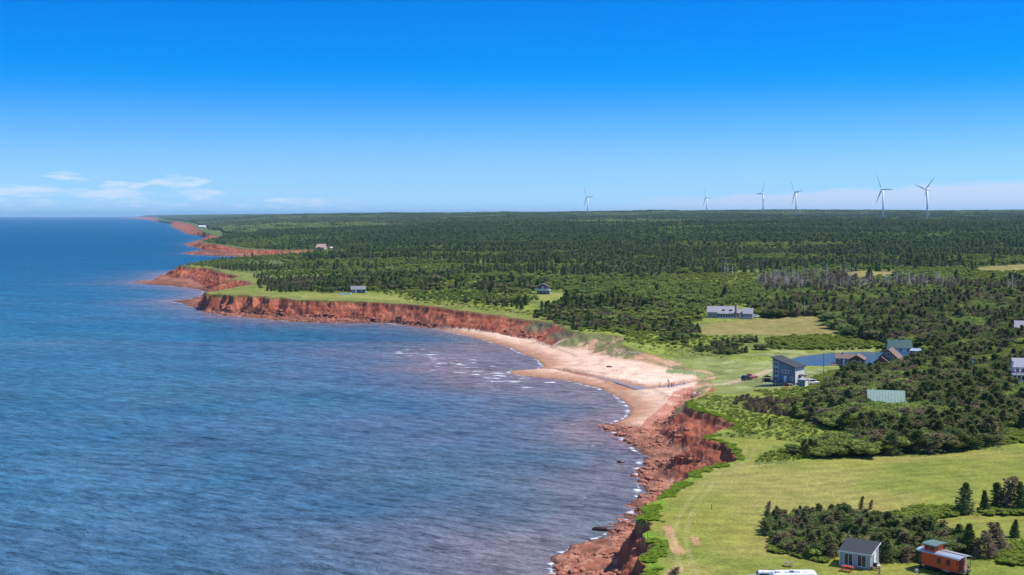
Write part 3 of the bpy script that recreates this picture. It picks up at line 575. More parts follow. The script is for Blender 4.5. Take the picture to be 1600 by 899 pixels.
# scattering ---------------------------------------------------------------
rng = np.random.RandomState(5)
def jgrid(x0, x1, y0, y1, s):
    nx, ny = int((x1-x0)/s), int((y1-y0)/s); gx, gy = np.meshgrid(np.arange(nx), np.arange(ny)); q = rng.rand(2, nx*ny)
    return x0+(gx.ravel()+q[0])*s, y0+(gy.ravel()+q[1])*s
def in_view(x, y, m=.84): return (np.abs(x/y) < m/K) & (y > 60)
FORE = {  # ground outlines of the woods and scrub on the near side (photograph pixels)
 'thicket': [(1196, 806), (1230, 800), (1290, 806), (1345, 812), (1392, 822), (1440, 826), (1500, 846), (1528, 858), (1524, 872), (1490, 872), (1435, 866), (1425, 880), (1378, 882), (1372, 868), (1300, 866), (1300, 880), (1240, 872), (1205, 858), (1190, 835)],
 'belt': [(1236, 712), (1262, 719), (1330, 714), (1440, 707), (1492, 705), (1556, 694), (1566, 676), (1700, 674), (1760, 560), (1600, 560), (1470, 556), (1425, 566), (1404, 570), (1400, 585), (1330, 585), (1300, 606), (1270, 622), (1240, 636), (1206, 645), (1262, 658), (1290, 668), (1335, 672), (1345, 682), (1290, 700), (1262, 702)],
 'seascrub': [(1152, 630), (1168, 622), (1205, 632), (1250, 628), (1262, 648), (1225, 655), (1180, 648)],
 'pondscrub': [(1085, 548), (1120, 538), (1160, 533), (1200, 538), (1208, 546), (1175, 553), (1120, 553)],
 'bluffscrub': [(840, 488), (856, 478), (880, 478), (940, 489), (990, 503), (1005, 515), (985, 527), (950, 514), (900, 517), (870, 505), (846, 497)],
 'midscrub': [(1000, 500), (1040, 500), (1085, 515), (1100, 530), (1060, 540), (1020, 528), (990, 515)],
 'pondwood': [(1290, 510), (1320, 527), (1345, 531), (1392, 541), (1440, 546), (1452, 556), (1480, 562), (1760, 566), (1760, 470), (1300, 470), (1185, 472), (1186, 496), (1212, 498), (1283, 495)],
 'bigwood': [(278, 416), (300, 416), (345, 420), (396, 428), (406, 440), (384, 452), (450, 458), (540, 459), (560, 457), (590, 459), (630, 461), (640, 468), (700, 475), (750, 478), (815, 484), (834, 470), (838, 457), (884, 454), (886, 470), (868, 480), (905, 486), (940, 487), (990, 500), (1060, 499), (1100, 496), (1106, 482), (1182, 480), (1188, 490), (1300, 490), (1760, 490), (1760, 380), (276, 380)]}
FW = {k: gpoly(v) for k, v in FORE.items()}
CLEAR = [[(1292, 432), (1408, 431), (1412, 447), (1290, 448)], [(1508, 425), (1645, 422), (1645, 438), (1508, 438)], [(1058, 431), (1085, 427), (1180, 428), (1215, 434), (1200, 444), (1140, 452), (1090, 456), (1062, 446)], [(642, 446), (700, 441), (790, 441), (850, 443), (840, 447), (700, 450)],
         [(900, 500), (930, 488), (985, 492), (1000, 502), (960, 508)], [(620, 416), (720, 412), (800, 414), (760, 420), (640, 422)], [(835, 415), (900, 412), (950, 415), (880, 420)]]
CW_ = [gpoly(p) for p in CLEAR]
HOUSES = []      # (x, y, radius) kept free of trees; filled below
def pin(key, x, y, wob=0):
    p = FW[key]; return inside(x+(fbm(x, y, 6, 2, 61)-.5)*wob, y+(fbm(x, y, 6, 2, 63)-.5)*wob*1.6, p)
SITES = dict(cabin=(1343, 886), caboose=(1475, 893), modern=(1228, 604), bungalow=(1326, 572), cottage=(1390, 576), greenroof=(1386, 641), backroof=(1408, 553), lean_shed=(1424, 556),
             whitehouse=(1600, 597), greyhouse=(1598, 523), longhouse=(1142, 498), chalet=(848, 460), seacottage=(560, 458), redhouse=(500, 391), whitebarn=(316, 357))
SITE = {k: G(*v) for k, v in SITES.items()}
for k, r_ in dict(cabin=4.6, caboose=6, modern=11, bungalow=9, cottage=8, greenroof=6.8, backroof=8, lean_shed=3, whitehouse=6, greyhouse=7, longhouse=17, chalet=9, seacottage=12, redhouse=18, whitebarn=35).items(): HOUSES.append((SITE[k][0], SITE[k][1], r_))
def freeof(x, y, extra=0):
    ok = np.ones(x.shape, bool)
    for hx, hy, r_ in HOUSES:
        ok &= ((x-hx)**2+(y-hy)**2 > (r_+extra)**2)
    # keep the view of the two roofs among the trees open
    for k, wv, dv in (('greenroof', 5.0, 3.2), ('cottage', 4.5, 12), ('bungalow', 7, 14), ('whitehouse', 7, 9), ('backroof', 7, 3), ('longhouse', 15, 30), ('chalet', 7, 26), ('seacottage', 12, 60), ('caboose', 3, 12), ('cabin', 5, 14), ('greyhouse', 4, 8)):
        hx, hy, _ = SITE[k]; ok &= ~((np.abs(x-hx*y/hy) < wv) & (y < hy) & (y > hy-dv*K))
    return ok
pts = {k: [] for k in ('spruce', 'gray', 'leaf', 'shrub', 'rust', 'snag', 'fspruce', 'fleaf', 'patch', 'lpatch', 'coarse', 'fringe')}   # lists of arrays (x, y, scale_h, width)
def put(kind, x, y, h, w=None): pts[kind].append(np.stack([x, y, h, h if w is None else w], 1))
def split(x, y, h, pg, pl, w=None):
    """share stems between dark spruce, weathered grey and broadleaf by patchy noise"""
    q = rng.rand(len(x)); g_ = fbm(x, y, 14, 2, 71); isg = (q < pg*np.clip((g_-.40)*6, 0, 3)); l_ = fbm(x, y, 22, 2, 73); isl = ~isg & (rng.rand(len(x)) < pl*np.clip((l_-.42)*7, 0, 3))
    s_ = ~isg & ~isl
    ww = h if w is None else w
    put('gray', x[isg], y[isg], h[isg]*.85, ww[isg]); put('leaf', x[isl], y[isl], h[isl]*.85, ww[isl]*1.0); put('spruce', x[s_], y[s_], h[s_], ww[s_])
# near thicket
x, y = jgrid(20, 110, 85*K, 140*K, 1.6); m = pin('thicket', x, y, 1.5) & freeof(x, y); x, y = x[m], y[m]
uL = (x/y*F+800); sea = sstep(1330, 1200, uL)
h = lerp(2.6, 1.7, sea)*(.8+.45*rng.rand(len(x)))*lerp(.85, 1.15, fbm(x, y, 9, 2, 75)); q = rng.rand(len(x)); isg = q < .08+.62*sea*(fbm(x, y, 5, 2, 79) > .45); isl = ~isg & (rng.rand(len(x)) < .16)
put('gray', x[isg], y[isg], h[isg], h[isg]*1.4); put('leaf', x[isl], y[isl], h[isl]*.8, h[isl]*1.0); k_ = ~isg & ~isl; put('spruce', x[k_], y[k_], h[k_]*1.05, h[k_]*1.5)
# belt beyond the mown field
x, y = jgrid(55, 260, 130*K, 275*K, 2.6); m = pin('belt', x, y, 4) & freeof(x, y) & in_view(x, y) & (f_at(dP, x, y) > 3); x, y = x[m], y[m]
fr_ = sstep(1330, 1240, x/y*F+800); h = (3.6+1.6*rng.rand(len(x)))*lerp(1, .62, fr_)*lerp(.8, 1.15, fbm(x, y, 15, 2, 76)); split(x, y, h, .15, .70, h*1.45)
for key, s_, hh_, pg, pl in (('seascrub', 1.7, 1.8, .75, .1), ('pondscrub', 2.4, 2.6, .25, .3), ('bluffscrub', 3.4, 3.0, .5, .45), ('midscrub', 3.4, 3.2, .25, .3)):
    a = np.array(FW[key]); x, y = jgrid(a[:, 0].min()-5, a[:, 0].max()+5, a[:, 1].min()-5, a[:, 1].max()+5, s_); m = pin(key, x, y, 9) & freeof(x, y) & (f_at(dRn, x, y) > .5); m &= (fbm(x, y, 12, 2, 77) > (.40 if key != 'midscrub' else .46)); x, y = x[m], y[m]
    h = hh_*(.7+.6*rng.rand(len(x))); split(x, y, h, pg, pl, h*1.35)
x, y = jgrid(90, 420, 255*K, 430*K, 4.0); m = pin('pondwood', x, y, 8) & freeof(x, y) & in_view(x, y) & ~mask('HAY', x, y) & (f_at(dP, x, y) > 4); x, y = x[m], y[m]; h = 4.6+2.6*rng.rand(len(x)); split(x, y, h, .26, .5, h*1.2)
# the big wood, two storeys of detail
x, y = jgrid(-420, 520, 325*K, 820*K, 4.9); clear = np.zeros(x.shape, bool)
for p in CW_: clear |= inside(x, y+(fbm(x, y, 25, 2, 65)-.5)*60, p)
land = (f_at(dRn, x, y) > 6); m = (pin('bigwood', x, y, 8) | ((y > 610*K) & (f_at(dR, x, y) > 25))) & land & freeof(x, y) & in_view(x, y) & ~mask('HAY', x, y) & ~mask('FIELD2', x, y) & ~pin('pondwood', x, y)
edge_l = (y < 610*K) & (f_at(dR, x, y) < 26); m &= ~(edge_l & (rng.rand(len(x)) < .5))
cm = clear & m; xc, yc = x[cm], y[cm]; k_ = rng.rand(len(xc)) < .8; put('shrub', xc[k_], yc[k_], 1.6+1.2*rng.rand(k_.sum()), 2.6+1.5*rng.rand(k_.sum())); m &= ~clear
m &= ~((fbm(x, y, 38, 3, 89) > .57) & (rng.rand(len(x)) < .8)); x, y = x[m], y[m]; dr_ = f_at(dR, x, y); h = (5.0+4.2*rng.rand(len(x))**1.4)*lerp(.65, 1.3, fbm(x, y, 50, 2, 90))*lerp(.55, 1, sstep(0, 130, dr_))
bandn = fbm(x, y*1.5, 130, 3, 81); q = rng.rand(len(x)); isl = q < sstep(.42, .60, bandn)*.85+.14; gy = fbm(x, y, 60, 2, 83); isg = ~isl & (rng.rand(len(x)) < sstep(.58, .72, gy)*.45)
n_ = ~isl & ~isg; nf = n_ & (y > 520*K); nn = n_ & ~nf
put('spruce', x[nn], y[nn], h[nn], h[nn]*1.0); put('fspruce', x[nf], y[nf], h[nf]*1.05, h[nf]*1.05); put('fleaf', x[isl], y[isl], h[isl]*.8, h[isl]*.95); put('gray', x[isg], y[isg], h[isg]*.9, h[isg]*.8)
# dead stand of bleached snags
SN = gpoly([(1180, 452), (1190, 442), (1230, 437), (1330, 436), (1340, 446), (1420, 448), (1600, 455), (1600, 464), (1400, 462), (1300, 466), (1200, 462)])
a = np.array(SN); x, y = jgrid(a[:, 0].min(), a[:, 0].max(), a[:, 1].min(), a[:, 1].max(), 4.2); m = inside(x, y, SN) & in_view(x, y) & (rng.rand(len(x)) < .28*sstep(1750, 1250, x/y*F+800)*(fbm(x, y, 30, 2, 93) > .44)+.04); put('snag', x[m], y[m], 8.5+4.5*rng.rand(m.sum()), np.full(m.sum(), 15.0))
m = inside(x, y, SN) & in_view(x, y) & (rng.rand(len(x)) < .30); put('gray', x[m], y[m], 6+2*rng.rand(m.sum()), 5+2*rng.rand(m.sum()))
SNAG1 = [G(*p) for p in ((1132, 430), (1137, 430), (1128, 431), (1144, 431))]
put('snag', np.array([p[0] for p in SNAG1]), np.array([p[1] for p in SNAG1]), np.array([13., 12, 9, 10]), np.array([24., 20, 18, 18]))
# middle distance
x, y = jgrid(-900, 1300, 820*K, 1650*K, 7.6); m = (f_at(dR, x, y) > 14) & in_view(x, y) & freeof(x, y, 6) & ~mask('FIELD2', x, y); x, y = x[m], y[m]; h = (6.0+5*rng.rand(len(x)))*lerp(.7, 1.3, fbm(x, y, 90, 2, 92))
h *= lerp(.6, 1, sstep(0, 160, f_at(dR, x, y))); bandn = fbm(x, y*1.3, 230, 3, 85); isl = rng.rand(len(x)) < sstep(.44, .62, bandn)*.75+.12; n_ = ~isl; put('fspruce', x[n_], y[n_], h[n_]*1.1, h[n_]*1.15); put('fleaf', x[isl], y[isl], h[isl]*.85, h[isl]*1.2)
# far plateau: whole copses
def inl(x, y, d): return f_at(dR, x, y) > d
x, y = jgrid(-3200, 4200, 1640*K, 4600*K, 34); m = inl(x, y, 60) & in_view(x, y, .83); x, y = x[m], y[m]; l_ = rng.rand(len(x)) < sstep(.44, .62, fbm(x, y*1.2, 450, 3, 87))*.8+.1; z_ = np.full(len(x), 11.)*(.85+.3*rng.rand(len(x)))
put('patch', x[~l_], y[~l_], z_[~l_], z_[~l_]*0+34); put('lpatch', x[l_], y[l_], z_[l_]*.8, z_[l_]*0+34)
x, y = jgrid(-6000, 6600, 4600*K, 8200*K, 80); m = inl(x, y, 120) & in_view(x, y, .83); x, y = x[m], y[m]; put('patch', x, y, np.full(len(x), 14.), np.full(len(x), 88.))
x, y = jgrid(-9500, 3000, 8200*K, 16500*K, 200); m = inl(x, y, 200) & in_view(x, y, .83) & (x/y < .06); x, y = x[m], y[m]; put('patch', x, y, np.full(len(x), 22.), np.full(len(x), 210.))
# low green shrubs: borders and rough meadow
def shrubs(poly, s_, h0, h1, dens=1.0, kind='shrub'):
    p = gpoly(poly); a = np.array(p); x, y = jgrid(a[:, 0].min(), a[:, 0].max(), a[:, 1].min(), a[:, 1].max(), s_); m = inside(x, y, p) & freeof(x, y) & (rng.rand(len(x)) < dens) & (f_at(dRn, x, y) > .5) & (f_at(dP, x, y) > 1); x, y = x[m], y[m]
    h = h0+(h1-h0)*rng.rand(len(x)); put(kind, x, y, h, h*1.7)
shrubs([(1395, 806), (1440, 794), (1490, 796), (1502, 806), (1470, 812), (1410, 820)], .75, .7, 1.35)
shrubs([(1530, 798), (1560, 792), (1620, 788), (1630, 806), (1540, 806)], .8, .8, 1.4)
shrubs([(1552, 862), (1580, 850), (1640, 846), (1640, 886), (1566, 884)], .7, .6, 1.2)
shrubs([(1200, 862), (1240, 870), (1300, 884), (1300, 874), (1250, 862), (1205, 846)], .8, .45, .9)
shrubs([(1225, 850), (1290, 846), (1300, 858), (1240, 866)], 1.0, 1.0, 1.6, .8)
shrubs([(1262, 716), (1330, 712), (1440, 706), (1500, 703), (1570, 695), (1640, 690), (1640, 680), (1560, 680), (1480, 700), (1300, 705)], .95, .5, 1.1)
shrubs([(1560, 690), (1700, 690), (1700, 668), (1570, 670)], 1.0, .8, 1.6)
shrubs([(1180, 722), (1200, 706), (1240, 700), (1266, 700), (1262, 716), (1238, 720)], .9, .3, .7, .8)
shrubs([(1140, 640), (1210, 650), (1262, 660), (1300, 670), (1342, 680), (1300, 698), (1240, 690), (1130, 682)], 1.15, .3, .8, .55)
shrubs([(1070, 632), (1110, 618), (1160, 622), (1200, 640), (1140, 655), (1100, 642)], 1.3, .25, .7, .5)
shrubs([(1260, 600), (1300, 580), (1392, 578), (1330, 600), (1270, 618)], 1.4, .6, 1.5, .7)
shrubs([(1180, 612), (1250, 606), (1290, 600), (1262, 622), (1215, 634)], 1.5, .4, 1.1, .6)
shrubs([(1190, 530), (1240, 526), (1320, 524), (1400, 542), (1436, 548), (1380, 545), (1250, 547), (1205, 545)], 2.0, .9, 2.2, .8)
shrubs([(970, 520), (1060, 518), (1090, 526), (1180, 526), (1180, 532), (1090, 545), (1040, 545), (980, 535)], 2.2, .5, 1.5, .5)
shrubs([(870, 505), (900, 490), (1000, 505), (1060, 502), (1075, 515), (1000, 530), (950, 520), (900, 518)], 2.4, .6, 1.8, .6)
shrubs([(1000, 492), (1100, 492), (1104, 500), (1068, 508), (1010, 508)], 2.4, .6, 1.8, .8)
shrubs([(1186, 497), (1230, 494), (1240, 488), (1200, 488)], 2.0, 1.4, 2.6, .9)
shrubs([(640, 468), (750, 478), (860, 490), (860, 496), (740, 484), (640, 473)], 2.2, .4, 1.0, .35)
shrubs([(980, 548), (1060, 556), (1130, 560), (1150, 552), (1080, 548), (1000, 540)], 2.2, .3, .8, .3)
shrubs([(880, 486), (905, 478), (1000, 486), (1100, 484), (1104, 500), (1000, 503), (930, 500)], 3.0, .8, 2.6, .5)
shrubs([(860, 490), (1000, 484), (1060, 480), (1100, 486), (1100, 502), (960, 506)], 5.5, 2.6, 4.2, .5, 'leaf')
shrubs([(400, 447), (560, 462), (700, 476), (860, 492), (840, 486), (640, 462), (420, 452)], 4.2, .6, 1.6, .3)
x, y = jgrid(15, 60, 160, 420, .55); m = (f_at(dRn, x, y) > .1) & (f_at(dRn, x, y) < 2.2) & (f_at(CL, x, y) > .3) & (fbm(x, y, 6, 2, 97) > .40); x, y = x[m], y[m]; put('fringe', x, y, .22+.3*rng.rand(len(x)), .8+.5*rng.rand(len(x)))
shrubs([(1455, 556), (1600, 566), (1600, 540), (1470, 540)], 3, 2.2, 4, .25)

def allp(k): return np.concatenate(pts[k]) if pts[k] else np.zeros((0, 4))
A_ = {k: allp(k) for k in pts}
print({k: len(v) for k, v in A_.items()})
SRC = {}
def variants(kind, lst): SRC[kind] = lst
sp = [tmesh('spruce_tree', [(*spruce(s, 1, .34, 80, 6, lean=.10, pw=p_, lump=.3), M_SPR), (*trunk(1, .025, .10), M_BARK)]) for s, p_ in ((1, .75), (2, .6), (3, .9), (4, .5))]
sp += [tmesh('spruce_tree', [(*bushy(s_, 1, .5, 10, 700, .07, .1), M_SPR)]) for s_ in (41, 42, 43, 44)]
variants('spruce', sp)
variants('gray', [tmesh('weathered_spruce', [(*spruce(s, 1, .40, 60, 6, lean=.22, pw=.5, core=.35, size=.07, lump=.5), M_GRAY), (*trunk(1, .03, .22, 8, s), M_BARK)]) for s in (11, 12)])
variants('rust', [tmesh('rusty_spruce', [(*spruce(13, 1, .26, 60, 5, pw=.8), M_RUST)])])
variants('leaf', [tmesh('broadleaf_tree', [(*bushy(s, 1, .50, 11, 620, .065), M_LEAF), (*trunk(.6, .03), M_BARK)]) for s in (21, 22)])
variants('shrub', [tmesh('low_shrub', [(*bushy(s, 1, .5, 7, 300, .085, flat=.9), M_SHR)]) for s in (31, 32)])
variants('coarse', [tmesh('low_shrub', [(*bushy(33, 1, .5, 7, 300, .085, flat=.9), M_MAR)])])
variants('fringe', [tmesh('grass_clump', [(*bushy(34, 1, .5, 7, 300, .085, flat=.9), M_FRG)])])
variants('fspruce', [tmesh('far_spruce', [(*spruce(s, 1, rr_, 26, 4, pw=p_, size=.13, core=.75), M_SPRF)]) for s, p_, rr_ in ((51, .8, .24), (52, .5, .30), (53, .95, .22), (54, .4, .34), (55, .7, .27))])
variants('fleaf', [tmesh('far_broadleaf', [(*bushy(s, 1, .42, 6, 110, .14), M_LEAF)]) for s in (61, 62)])
def snag(seed):
    V, Fc = trunk(1, .016, .05*((seed % 3)-1), 9, seed, 1.0, 4); return tmesh('snag', [(V, Fc, M_DEAD)])
variants('snag', [snag(s) for s in (71, 72, 73)])
def copse(seed, m_, pointy):
    r_ = np.random.RandomState(seed); parts = []
    for k in range(34):
        hx, hy = (r_.rand(2)-.5)*1.15; hh_ = .55+.5*r_.rand(); w_ = (.085 if pointy else .11)*(.8+.5*r_.rand()); n = 5; V = []; Fc = []
        lv = ((0, .9), (.35, 1.0), (.42, .62), (.8, .42)) if pointy else ((0, .8), (.45, 1.05), (.8, .8))
        for li, (z, q) in enumerate(lv):
            for i in range(n): a = 2*pi*i/n+li*.6+r_.rand()*.5; V.append((hx+w_*q*cos(a)*(.75+.5*r_.rand()), hy+w_*q*sin(a), z*hh_))
        V.append((hx, hy, hh_))
        for l in range(len(lv)-1):
            for i in range(n): j = (i+1) % n; Fc += [(l*n+i, l*n+j, l*n+n+j), (l*n+i, l*n+n+j, l*n+n+i)]
        Fc += [((len(lv)-1)*n+i, (len(lv)-1)*n+(i+1) % n, len(lv)*n) for i in range(n)]
        parts.append((np.array(V, float), np.array(Fc)))
    off = 0; Fs = []
    for v, f in parts: Fs.append(f+off); off += len(v)
    return tmesh('copse', [(np.concatenate([p[0] for p in parts]), np.concatenate(Fs), m_)])
M_CP = leafmat('distant_needles', (.105, .145, .062), (.175, .215, .085)); M_CL = leafmat('distant_leaves', (.13, .175, .06), (.20, .245, .085))
variants('patch', [copse(s, M_CP, True) for s in (81, 82)]); variants('lpatch', [copse(s, M_CL, False) for s in (83, 84)])

def scatter(name, kind, arr):
    """thousands of alike plants as one object: a point cloud that carries copies of the source meshes"""
    if not len(arr): return
    srcs = []
    for me_ in SRC[kind]: srcs.append(bpy.data.objects.new(me_.name, me_))
    z = h_at(arr[:, 0], arr[:, 1])-.05*np.minimum(arr[:, 2], 3)
    me = bpy.data.meshes.new(name); me.vertices.add(len(arr)); me.vertices.foreach_set('co', np.stack([arr[:, 0], arr[:, 1], z], 1).astype(np.float32).ravel())
    for nm, v in (('hgt', arr[:, 2]), ('wid', arr[:, 3]), ('rot', rng.rand(len(arr))*2*pi if kind not in ('gray',) else (rng.rand(len(arr))-.5)*1.2), ('pick', rng.randint(0, len(srcs), len(arr)).astype(float))):
        a = me.attributes.new(nm, 'FLOAT', 'POINT'); a.data.foreach_set('value', np.asarray(v, np.float32))
    o = link(name, me); g = bpy.data.node_groups.new(name, 'GeometryNodeTree')
    g.interface.new_socket('Geometry', in_out='INPUT', socket_type='NodeSocketGeometry'); g.interface.new_socket('Geometry', in_out='OUTPUT', socket_type='NodeSocketGeometry')
    gi = g.nodes.new('NodeGroupInput'); go = g.nodes.new('NodeGroupOutput'); join = g.nodes.new('GeometryNodeJoinGeometry')
    def fa(n_):
        q = g.nodes.new('GeometryNodeInputNamedAttribute'); q.data_type = 'FLOAT'; q.inputs['Name'].default_value = n_; return q.outputs['Attribute']
    sc = g.nodes.new('ShaderNodeCombineXYZ'); w_, h_ = fa('wid'), fa('hgt'); g.links.new(w_, sc.inputs[0]); g.links.new(w_, sc.inputs[1]); g.links.new(h_, sc.inputs[2])
    ro = g.nodes.new('ShaderNodeCombineXYZ'); g.links.new(fa('rot'), ro.inputs[2]); pk = fa('pick')
    for i, s_ in enumerate(srcs):
        oi = g.nodes.new('GeometryNodeObjectInfo'); oi.inputs['Object'].default_value = s_; oi.inputs['As Instance'].default_value = True
        ip = g.nodes.new('GeometryNodeInstanceOnPoints'); cmp = g.nodes.new('FunctionNodeCompare'); cmp.data_type = 'FLOAT'; cmp.operation = 'EQUAL'
        g.links.new(pk, cmp.inputs[0]); cmp.inputs[1].default_value = float(i); cmp.inputs['Epsilon'].default_value = .1
        g.links.new(gi.outputs[0], ip.inputs['Points']); g.links.new(cmp.outputs[0], ip.inputs['Selection']); g.links.new(oi.outputs['Geometry'], ip.inputs['Instance']); g.links.new(ro.outputs[0], ip.inputs['Rotation']); g.links.new(sc.outputs[0], ip.inputs['Scale']); g.links.new(ip.outputs[0], join.inputs[0])
    g.links.new(join.outputs[0], go.inputs[0]); md = o.modifiers.new('scatter', 'NODES'); md.node_group = g; o['kind'] = 'stuff'; return o
INDIV = 300
tr_ = np.concatenate([np.concatenate([A_[k], np.full((len(A_[k]), 1), i)], 1) for i, k in enumerate(('spruce', 'gray', 'leaf'))])
order = np.argsort(-tr_[:, 2]*np.sqrt(tr_[:, 3])/tr_[:, 1]*(np.abs(tr_[:, 0]/tr_[:, 1]) < .76)); big = tr_[order[:INDIV]]; rest = tr_[order[INDIV:]]
for i, (k, nm) in enumerate((('spruce', 'spruce_forest'), ('gray', 'weathered_forest'), ('leaf', 'broadleaf_forest'))): scatter(nm, k, rest[rest[:, 4] == i][:, :4])
for nm, k in (('low_shrubs', 'shrub'), ('coarse_shrubs', 'coarse'), ('cliff_edge_grass', 'fringe'), ('middle_distance_forest', 'fspruce'), ('middle_distance_broadleaf_forest', 'fleaf'), ('dead_snag_stand', 'snag'), ('far_forest', 'patch'), ('far_broadleaf_forest', 'lpatch')): scatter(nm, k, A_[k])

# ------------------------------------------------------------------ builders for things
class MB:
    def __init__(s): s.v = []; s.f = []
    def add(s, v, f): o = len(s.v); s.v += [tuple(map(float, p)) for p in v]; s.f += [tuple(i+o for i in q) for q in f]; return s
    def box(s, x0, x1, y0, y1, z0, z1):
        return s.add([(x, y, z) for x in (x0, x1) for y in (y0, y1) for z in (z0, z1)], [(0, 1, 3, 2), (4, 6, 7, 5), (0, 4, 5, 1), (2, 3, 7, 6), (0, 2, 6, 4), (1, 5, 7, 3)])
    def prism(s, prof, a, b, axis='y'):
        n = len(prof); mk = (lambda p, t: (p[0], t, p[1])) if axis == 'y' else (lambda p, t: (t, p[0], p[1]))
        return s.add([mk(p, a) for p in prof]+[mk(p, b) for p in prof], [tuple(range(n)), tuple(range(2*n-1, n-1, -1))]+[(i, i+n, (i+1) % n+n, (i+1) % n) for i in range(n)])
    def cyl(s, p, q, ra, rb=None, n=8):
        rb = ra if rb is None else rb; p, q = Vector(p), Vector(q); d = (q-p).normalized(); a = d.orthogonal().normalized(); b = d.cross(a)
        ang = [2*pi*i/n for i in range(n)]
        return s.add([p+ra*(a*cos(t)+b*sin(t)) for t in ang]+[q+rb*(a*cos(t)+b*sin(t)) for t in ang], [tuple(range(n-1, -1, -1)), tuple(range(n, 2*n))]+[(i, (i+1) % n, (i+1) % n+n, i+n) for i in range(n)])
    def rings(s, rings):
        n = len(rings[0]); o = []
        for r in rings: o += r
        F_ = [tuple(range(n-1, -1, -1)), tuple(range((len(rings)-1)*n, len(rings)*n))]
        for k in range(len(rings)-1): F_ += [(k*n+i, k*n+(i+1) % n, (k+1)*n+(i+1) % n, (k+1)*n+i) for i in range(n)]
        return s.add(o, F_)
    def build(s, name, m, parent=None, smooth=False, bev=0):
        import bmesh
        me = bpy.data.meshes.new(name); me.from_pydata(s.v, [], s.f); bm = bmesh.new(); bm.from_mesh(me); bmesh.ops.recalc_face_normals(bm, faces=bm.faces)
        if bev: bmesh.ops.bevel(bm, geom=bm.edges[:], offset=bev, segments=2, affect='EDGES', profile=.5)
        bm.to_mesh(me); bm.free(); me.materials.append(m)
        if smooth: me.polygons.foreach_set('use_smooth', [True]*len(me.polygons))
        return link(name, me, parent)
def tag(o, label, cat, group=None):
    o['label'] = label; o['category'] = cat
    if group: o['group'] = group
    return o
def thing(name, label, cat, loc, rz=0, group=None):
    o = bpy.data.objects.new(name, None); COL.objects.link(o); o.location = loc; o.rotation_euler = (0, 0, radians(rz)); o.empty_display_size = .5; return tag(o, label, cat, group)
def copy_tree(o, parent=None):
    c = o.copy(); COL.objects.link(c)
    if parent: c.parent = parent
    for ch in o.children: copy_tree(ch, c)
    return c
WHITE = mat('white_trim', (.78, .78, .77), .5, var=.03); GLASS = mat('window_glass', (.025, .035, .05), .08, spec=.6, var=.1)
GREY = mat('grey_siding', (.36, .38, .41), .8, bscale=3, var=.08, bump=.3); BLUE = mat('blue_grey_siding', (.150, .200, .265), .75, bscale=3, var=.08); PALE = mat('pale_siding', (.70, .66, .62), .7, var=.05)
SHG = mat('charcoal_shingles', (.045, .047, .055), .9, bscale=14, var=.2, bump=.5); SLATE = mat('grey_shingles', (.33, .33, .36), .9, bscale=10, var=.12, bump=.4); ROSE = mat('rose_brown_shingles', (.21, .135, .112), .9, bscale=10, var=.15, bump=.4)
DKBR = mat('dark_brown_shakes', (.115, .062, .050), .9, bscale=9, var=.25, bump=.4); GRBR = mat('grey_brown_shakes', (.21, .165, .14), .9, bscale=9, var=.2, bump=.4); TEAL = mat('dark_green_metal', (.030, .085, .082), .45, var=.06); SAGE = mat('pale_green_metal', (.26, .36, .30), .5, bscale=1.5, var=.06)
WOODO = mat('orange_stained_wood', (.42, .17, .07), .7, var=.15); WOODR = mat('red_stained_wood', (.42, .06, .045), .7, var=.15); WOODG = mat('weathered_wood', (.30, .24, .18), .85, var=.15); WOODY = mat('raw_yellow_timber', (.55, .38, .17), .8, var=.12)
BLACK = mat('black_cover', (.018, .018, .022), .6); CONC = mat('concrete', (.42, .40, .37), .9, var=.1); RED = mat('red_paint', (.72, .095, .028), .55, bscale=4, var=.12, bump=.2); IRON = mat('dark_iron', (.03, .03, .032), .6); ZINC = mat('pale_roof_metal', (.42, .46, .54), .4, .3, var=.06)
BRICK = mat('brick', (.40, .19, .13), .9, bscale=12, var=.2); CARW = mat('white_car_paint', (.78, .78, .78), .25, spec=.6, var=.01); CARK = mat('black_car_paint', (.02, .02, .024), .25, spec=.6, var=.02); CARR = mat('red_car_paint', (.40, .03, .025), .3, spec=.6, var=.02); TYRE = mat('tyre_rubber', (.02, .02, .02), .9)
TURB = mat('turbine_white', (.82, .82, .82), .45, var=.02); TAN = mat('tan_siding', (.46, .34, .24), .85, var=.08)

